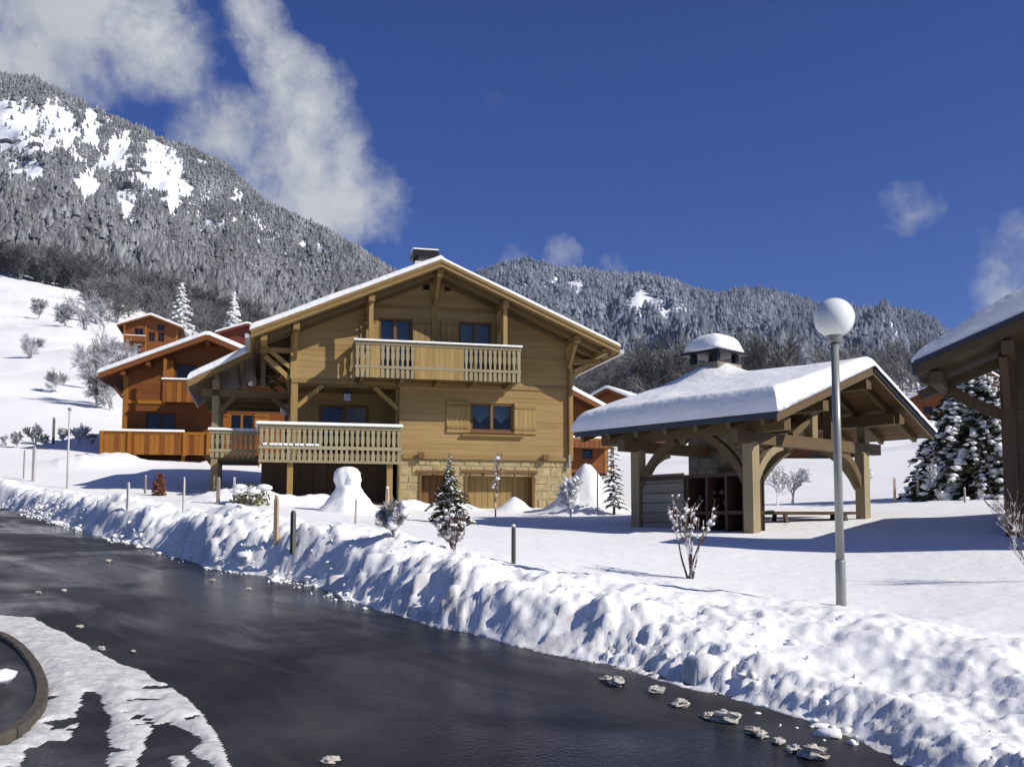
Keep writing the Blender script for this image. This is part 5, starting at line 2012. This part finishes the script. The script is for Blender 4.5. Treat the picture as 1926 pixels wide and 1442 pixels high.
def leafy(loc, w, h, mat, seed, label, snow=True):
    rg = np.random.default_rng(seed)
    T = empty('shrub', loc, label, 'shrub', 'garden shrubs')
    V, F, SV, SF = [], [], [], []
    bv, bf = blob(random.Random(seed), 8, 5, .25)
    bv = np.array(bv)
    for k in range(420):
        d = rg.normal(0, 1, 3)
        d /= np.linalg.norm(d)
        d[2] = abs(d[2])
        p = d * np.array([w, w, h]) * rg.uniform(.5, 1)
        a, b = rg.normal(0, 1, 3), rg.normal(0, 1, 3)
        a *= .05 / np.linalg.norm(a)
        b *= .035 / np.linalg.norm(b)
        i = len(V)
        V += [p - a, p + b, p + a, p - b]
        F.append((i, i + 1, i + 2, i + 3))
    if snow:
        for k in range(9):
            r = w * rg.uniform(.14, .38)
            p = np.array([rg.normal(0, w * .3), rg.normal(0, w * .3), h * rg.uniform(.6, .85)])
            i = len(SV)
            SV += list(bv * np.array([r, r, r * .5]) + p)
            SF += [tuple(x + i for x in g_) for g_ in bf]
    st, sf = [], []
    for k in range(7):
        tube(st, sf, (0, 0, -.1), (rg.normal(0, w * .5), rg.normal(0, w * .5), h * .8), .012, .006)
    W = Matrix.Translation(Vector(loc))
    obj('stems', st, sf, 'bark', T, W=W)
    obj('foliage', V, F, mat, T, W=W)
    if snow:
        obj('snow', SV, SF, 'snow', T, True, 'stuff', W=W)


leafy(on_ground(470, 950, 20, 32), .55, .55, 'olive_leaf', 91, 'olive evergreen shrub under snow left of the terrace post')
leafy(on_ground(299, 932, 22, 40), .22, .75, 'rust_leaf', 92, 'small rust-brown leafy shrub on the snow left of the chalet', False)

# ------------------------------------------------------------------ stakes and poles
STAKES = [(240, 962, 905, .07, 'stake_pale', 0, 'broad pale stake left of the rust-brown shrub'),
          (273, 928, 895, .05, 'stake', 0, 'short grey stake close left of the rust-brown shrub'),
          (345, 962, 893, .05, 'stake_pale', 0, 'thin pale stake right of the rust-brown shrub'),
          (410, 948, 897, .09, 'stake', 0, 'stubby grey post left of the olive shrub'),
          (440, 950, 900, .06, 'stake_pale', 0, 'pale stake touching the left side of the olive shrub'),
          (519, 1008, 918, .09, 'stake_new', 0, 'fresh pinkish wooden stake in the snow bank left of the dark post'),
          (551, 1020, 946, .09, 'stake_dark', 0, 'dark green post standing in the snow bank crest'),
          (668, 985, 938, .05, 'stake', .03, 'small leaning stake in front of the tall snow heap'),
          (728, 985, 918, .085, 'stake_new', 0, 'pale stake right of the tall snow heap below the terrace'),
          (966, 1056, 986, .07, 'stake_dark', 0, 'lone dark brown stake in the smooth snow left of the shrub'),
          (63, 905, 840, .09, 'stake_pale', 0, 'thick pale stake at the left end of the snow field'),
          (45, 900, 845, .05, 'stake_pale', 0, 'leftmost thin pale stake by the road bank'),
          (100, 835, 785, .08, 'stake_dark', 0, 'dark stake in the row of young plants on the left slope'),
          (1124, 965, 885, .04, 'stake', 0, 'thin stake left of the slim young spruce'),
          (1683, 945, 898, .06, 'stake_new', .02, 'pale wooden stake in the field right of the shelter'),
          (1727, 942, 905, .07, 'stake', 0, 'grey post in the field right of the shelter'),
          (1815, 945, 918, .05, 'stake', 0, 'short grey stub in the snow below the big conifer')]
for (u, vb, vt, w, mat, lean, lab) in STAKES:
    g = on_ground(u, vb, 9, 90)
    h = (vb - vt) * g.y / FPX
    T = empty('stake', g, lab, 'stake', 'stakes in the snow')
    a = rnd.uniform(0, 1.5)
    W = Matrix.Translation(g) @ Matrix.Rotation(lean, 4, 'Y') @ Matrix.Rotation(a, 4, 'Z')
    k = .7 * (w * g.y / 22 if g.y > 22 else w)
    s = k / 2
    v = [(x * s, y * s, -.4) for x, y in ((-1, -1), (1, -1), (1, 1), (-1, 1))] + [(x * s * .92, y * s * .92, h * .93) for x, y in ((-1, -1), (1, -1), (1, 1), (-1, 1))] + [(x * s * .45, y * s * .45, h) for x, y in ((-1, -1), (1, -1), (1, 1), (-1, 1))]
    f = [(0, 1, 5, 4), (1, 2, 6, 5), (2, 3, 7, 6), (3, 0, 4, 7), (4, 5, 9, 8), (5, 6, 10, 9), (6, 7, 11, 10), (7, 4, 8, 11), (8, 9, 10, 11)]
    obj('shaft', v, f, mat, T, W=W)
    if rnd.random() < .7:
        bv, bf = blob(rnd, 7, 5, .2)
        obj('snow_cap', [(x * s * 1.15, y * s * 1.15, z * s * .8 + h + s * .3) for x, y, z in bv], bf, 'snow_roof', T, True, W=W)

g = on_ground(126, 918, 20, 45)
p = at(134, 772, g.y)
T = empty('pole', g, 'tall thin grey metal pole on the snow left of the orange chalet', 'pole')
lathe('shaft', [(.035, -.4), (.03, p[2] - g.z)], g, 'stake_pale', T, 10)
lathe('cap', [(.04, 0), (.06, .03), (.06, .08), (.02, .11)], (g.x, g.y, p[2]), 'zinc', T, 12)

rg = np.random.default_rng(12)
HEDGE = [(12, 838, 'leftmost of the purplish young plants on the left slope'), (34, 842, 'second purplish young plant from the left frame edge'), (66, 836, 'bushy young plant left of the dark stake'),
         (84, 838, 'small young plant touching the dark stake'), (118, 832, 'young plant right of the dark stake'), (150, 836, 'frosted young plant right of the metal pole'),
         (172, 836, 'frosted young plant next to the orange terrace railing')]
for i, (u, v, lab) in enumerate(HEDGE):
    g = on_ground(u, v, 30, 90)
    bare_thing('young_plant', g, .5 + .2 * (i % 3), 100 + i, lab, 'plant', 'twig_frost', 14, .07, 'young plants in a row on the left slope', levels=3, kids=4, r0=.03, spread=.5, stems=4, trunk=.45, rmin=.014)

# ------------------------------------------------------------------ clods of snow on the road
CLODS = [(806, 1158, .20), (890, 1176, .14), (205, 1056, .07), (120, 1112, .06), (72, 1115, .05), (150, 1180, .05), (190, 1222, .06), (250, 1226, .04), (622, 1434, .07), (1160, 1288, .08), (1234, 1302, .06),
         (1280, 1328, .065), (1333, 1350, .05), (1365, 1357, .09), (1418, 1380, .06), (1432, 1386, .05), (1465, 1398, .05), (1492, 1412, .05), (1530, 1424, .09), (1512, 1420, .05), (1350, 1348, .05), (1142, 1280, .05), (400, 1092, .06), (468, 1108, .05)]
CLOD_LABELS = ['lone snow clod on the far left lane of the road', 'snow clod on the road above the slush, right of a smaller one', 'tiny snow clod nearest the left edge above the slush',
               'small snow clod just off the upper edge of the slush', 'snow clod touching the slush edge halfway down', 'tiny snow clod right of the one touching the slush', 'lone snow clod at the bottom of the picture on bare asphalt',
               'second clod of the trail that leaves the bank foot', 'third clod of the trail along the right bank foot', 'fourth clod of the trail along the right bank foot', 'small clod beside the widest one of the right trail',
               'widest gritty clod in the middle of the right trail', 'left one of a touching pair of clods low on the right trail', 'right one of a touching pair of clods low on the right trail', 'clod between the touching pair and the large last one',
               'clod close before the large last one of the trail', 'large last clod of the right trail near the bottom', 'little clod resting against the large last one of the trail', 'upper clod squeezed beside the widest one of the trail',
               'first and smallest clod of the trail where it leaves the bank foot', 'clod on the road below the left part of the bank', 'tiny clod on the road right of the one below the left bank']
for i, (u, v, r) in enumerate(CLODS):
    x, y = on_road(u, v)
    r = r * .65 if u < 700 else r
    bv, bf = blob(rnd, 11, 8, .34)
    bv = [(a * r * 1.15, b * r * .8, c * r * .5) for a, b, c in bv]
    o = obj('snow_clod', bv, bf, 'clod' if i not in (0, 1) else 'snow', None, False, W=Matrix.Translation((x, y, float(zroad(x, y)) + r * .35)) @ Matrix.Rotation(rnd.uniform(0, 6), 4, 'Z'))
    if i == 0:
        tag(o, 'biggest white snow clod at the foot of the bank by the road', 'snow clod', 'snow clods on the road')
    elif i == 1:
        tag(o, 'second biggest white snow clod at the foot of the bank', 'snow clod', 'snow clods on the road')
    else:
        tag(o, CLOD_LABELS[i - 2], 'snow clod', 'small snow clods on the road')


def crumbs():
    rg = np.random.default_rng(44)
    bl = [blob(random.Random(k), 6, 4, .45) for k in range(10)]
    bf = bl[0][1]
    bl = [np.array(q[0]) for q in bl]
    VV, FF, off_ = [], [], 0
    pts = np.array(EDGE[3:18])
    seg = np.diff(pts, axis=0)
    ln = np.hypot(*seg.T)
    cum = np.concatenate([[0], np.cumsum(ln)])
    tri = np.array([f for f in bf if len(f) == 3] + [t for f in bf if len(f) == 4 for t in ((f[0], f[1], f[2]), (f[0], f[2], f[3]))])
    for _ in range(2600):
        q = rg.uniform(0, cum[-1])
        k = min(np.searchsorted(cum, q, 'right') - 1, len(seg) - 1)
        p = pts[k] + seg[k] * ((q - cum[k]) / ln[k])
        nrm = np.array([-seg[k][1], seg[k][0]]) / ln[k]
        s = rg.normal(.1, .13) if rg.uniform() < .8 else rg.uniform(.1, 1.4)
        p = p + nrm * s
        if float(fbm(np.array([p[0] * .8]), np.array([p[1] * .8]), 2, 17)[0]) < .45 + rg.normal(0, .05):
            continue
        bv = bl[rg.integers(10)]
        r = .008 + rg.gamma(1.0, .014)
        z = max(gz(p[0], p[1]), float(zroad(p[0], p[1])))
        VV.append(bv * np.array([r, r, r * .7]) * rg.uniform(.6, 1.5, 3) + np.array([p[0], p[1], z + r * .12]))
        FF.append(tri + off_)
        off_ += len(bv)
    tag(obj('snow_crumbs', np.concatenate(VV), np.concatenate(FF), 'snow', None, False, 'stuff'), 'loose snow crumbs along the foot of the bank', 'snow crumbs')


crumbs()


# ------------------------------------------------------------------ thin mountain air
def build_haze():
    m = bpy.data.materials.new('thin_haze')
    m.use_nodes = True
    nt = m.node_tree
    nt.nodes.remove(nt.nodes['Principled BSDF'])
    pv = nt.nodes.new('ShaderNodeVolumePrincipled')
    pv.inputs['Color'].default_value = (0.62, 0.76, 1.0, 1)
    pv.inputs['Density'].default_value = 0.00006
    pv.inputs['Anisotropy'].default_value = 0.1
    nt.links.new(pv.outputs[0], nt.nodes['Material Output'].inputs['Volume'])
    M['haze'] = m
    x0, x1, y0, y1, z0, z1 = -2300, 3900, -60, 3200, -260, 720
    v = [(x, y, z) for x in (x0, x1) for y in (y0, y1) for z in (z0, z1)]
    o = obj('haze', v, CUBE_F, 'haze', None, False, 'stuff')
    tag(o, 'thin blue air that softens the far ridges', 'haze')


build_haze()
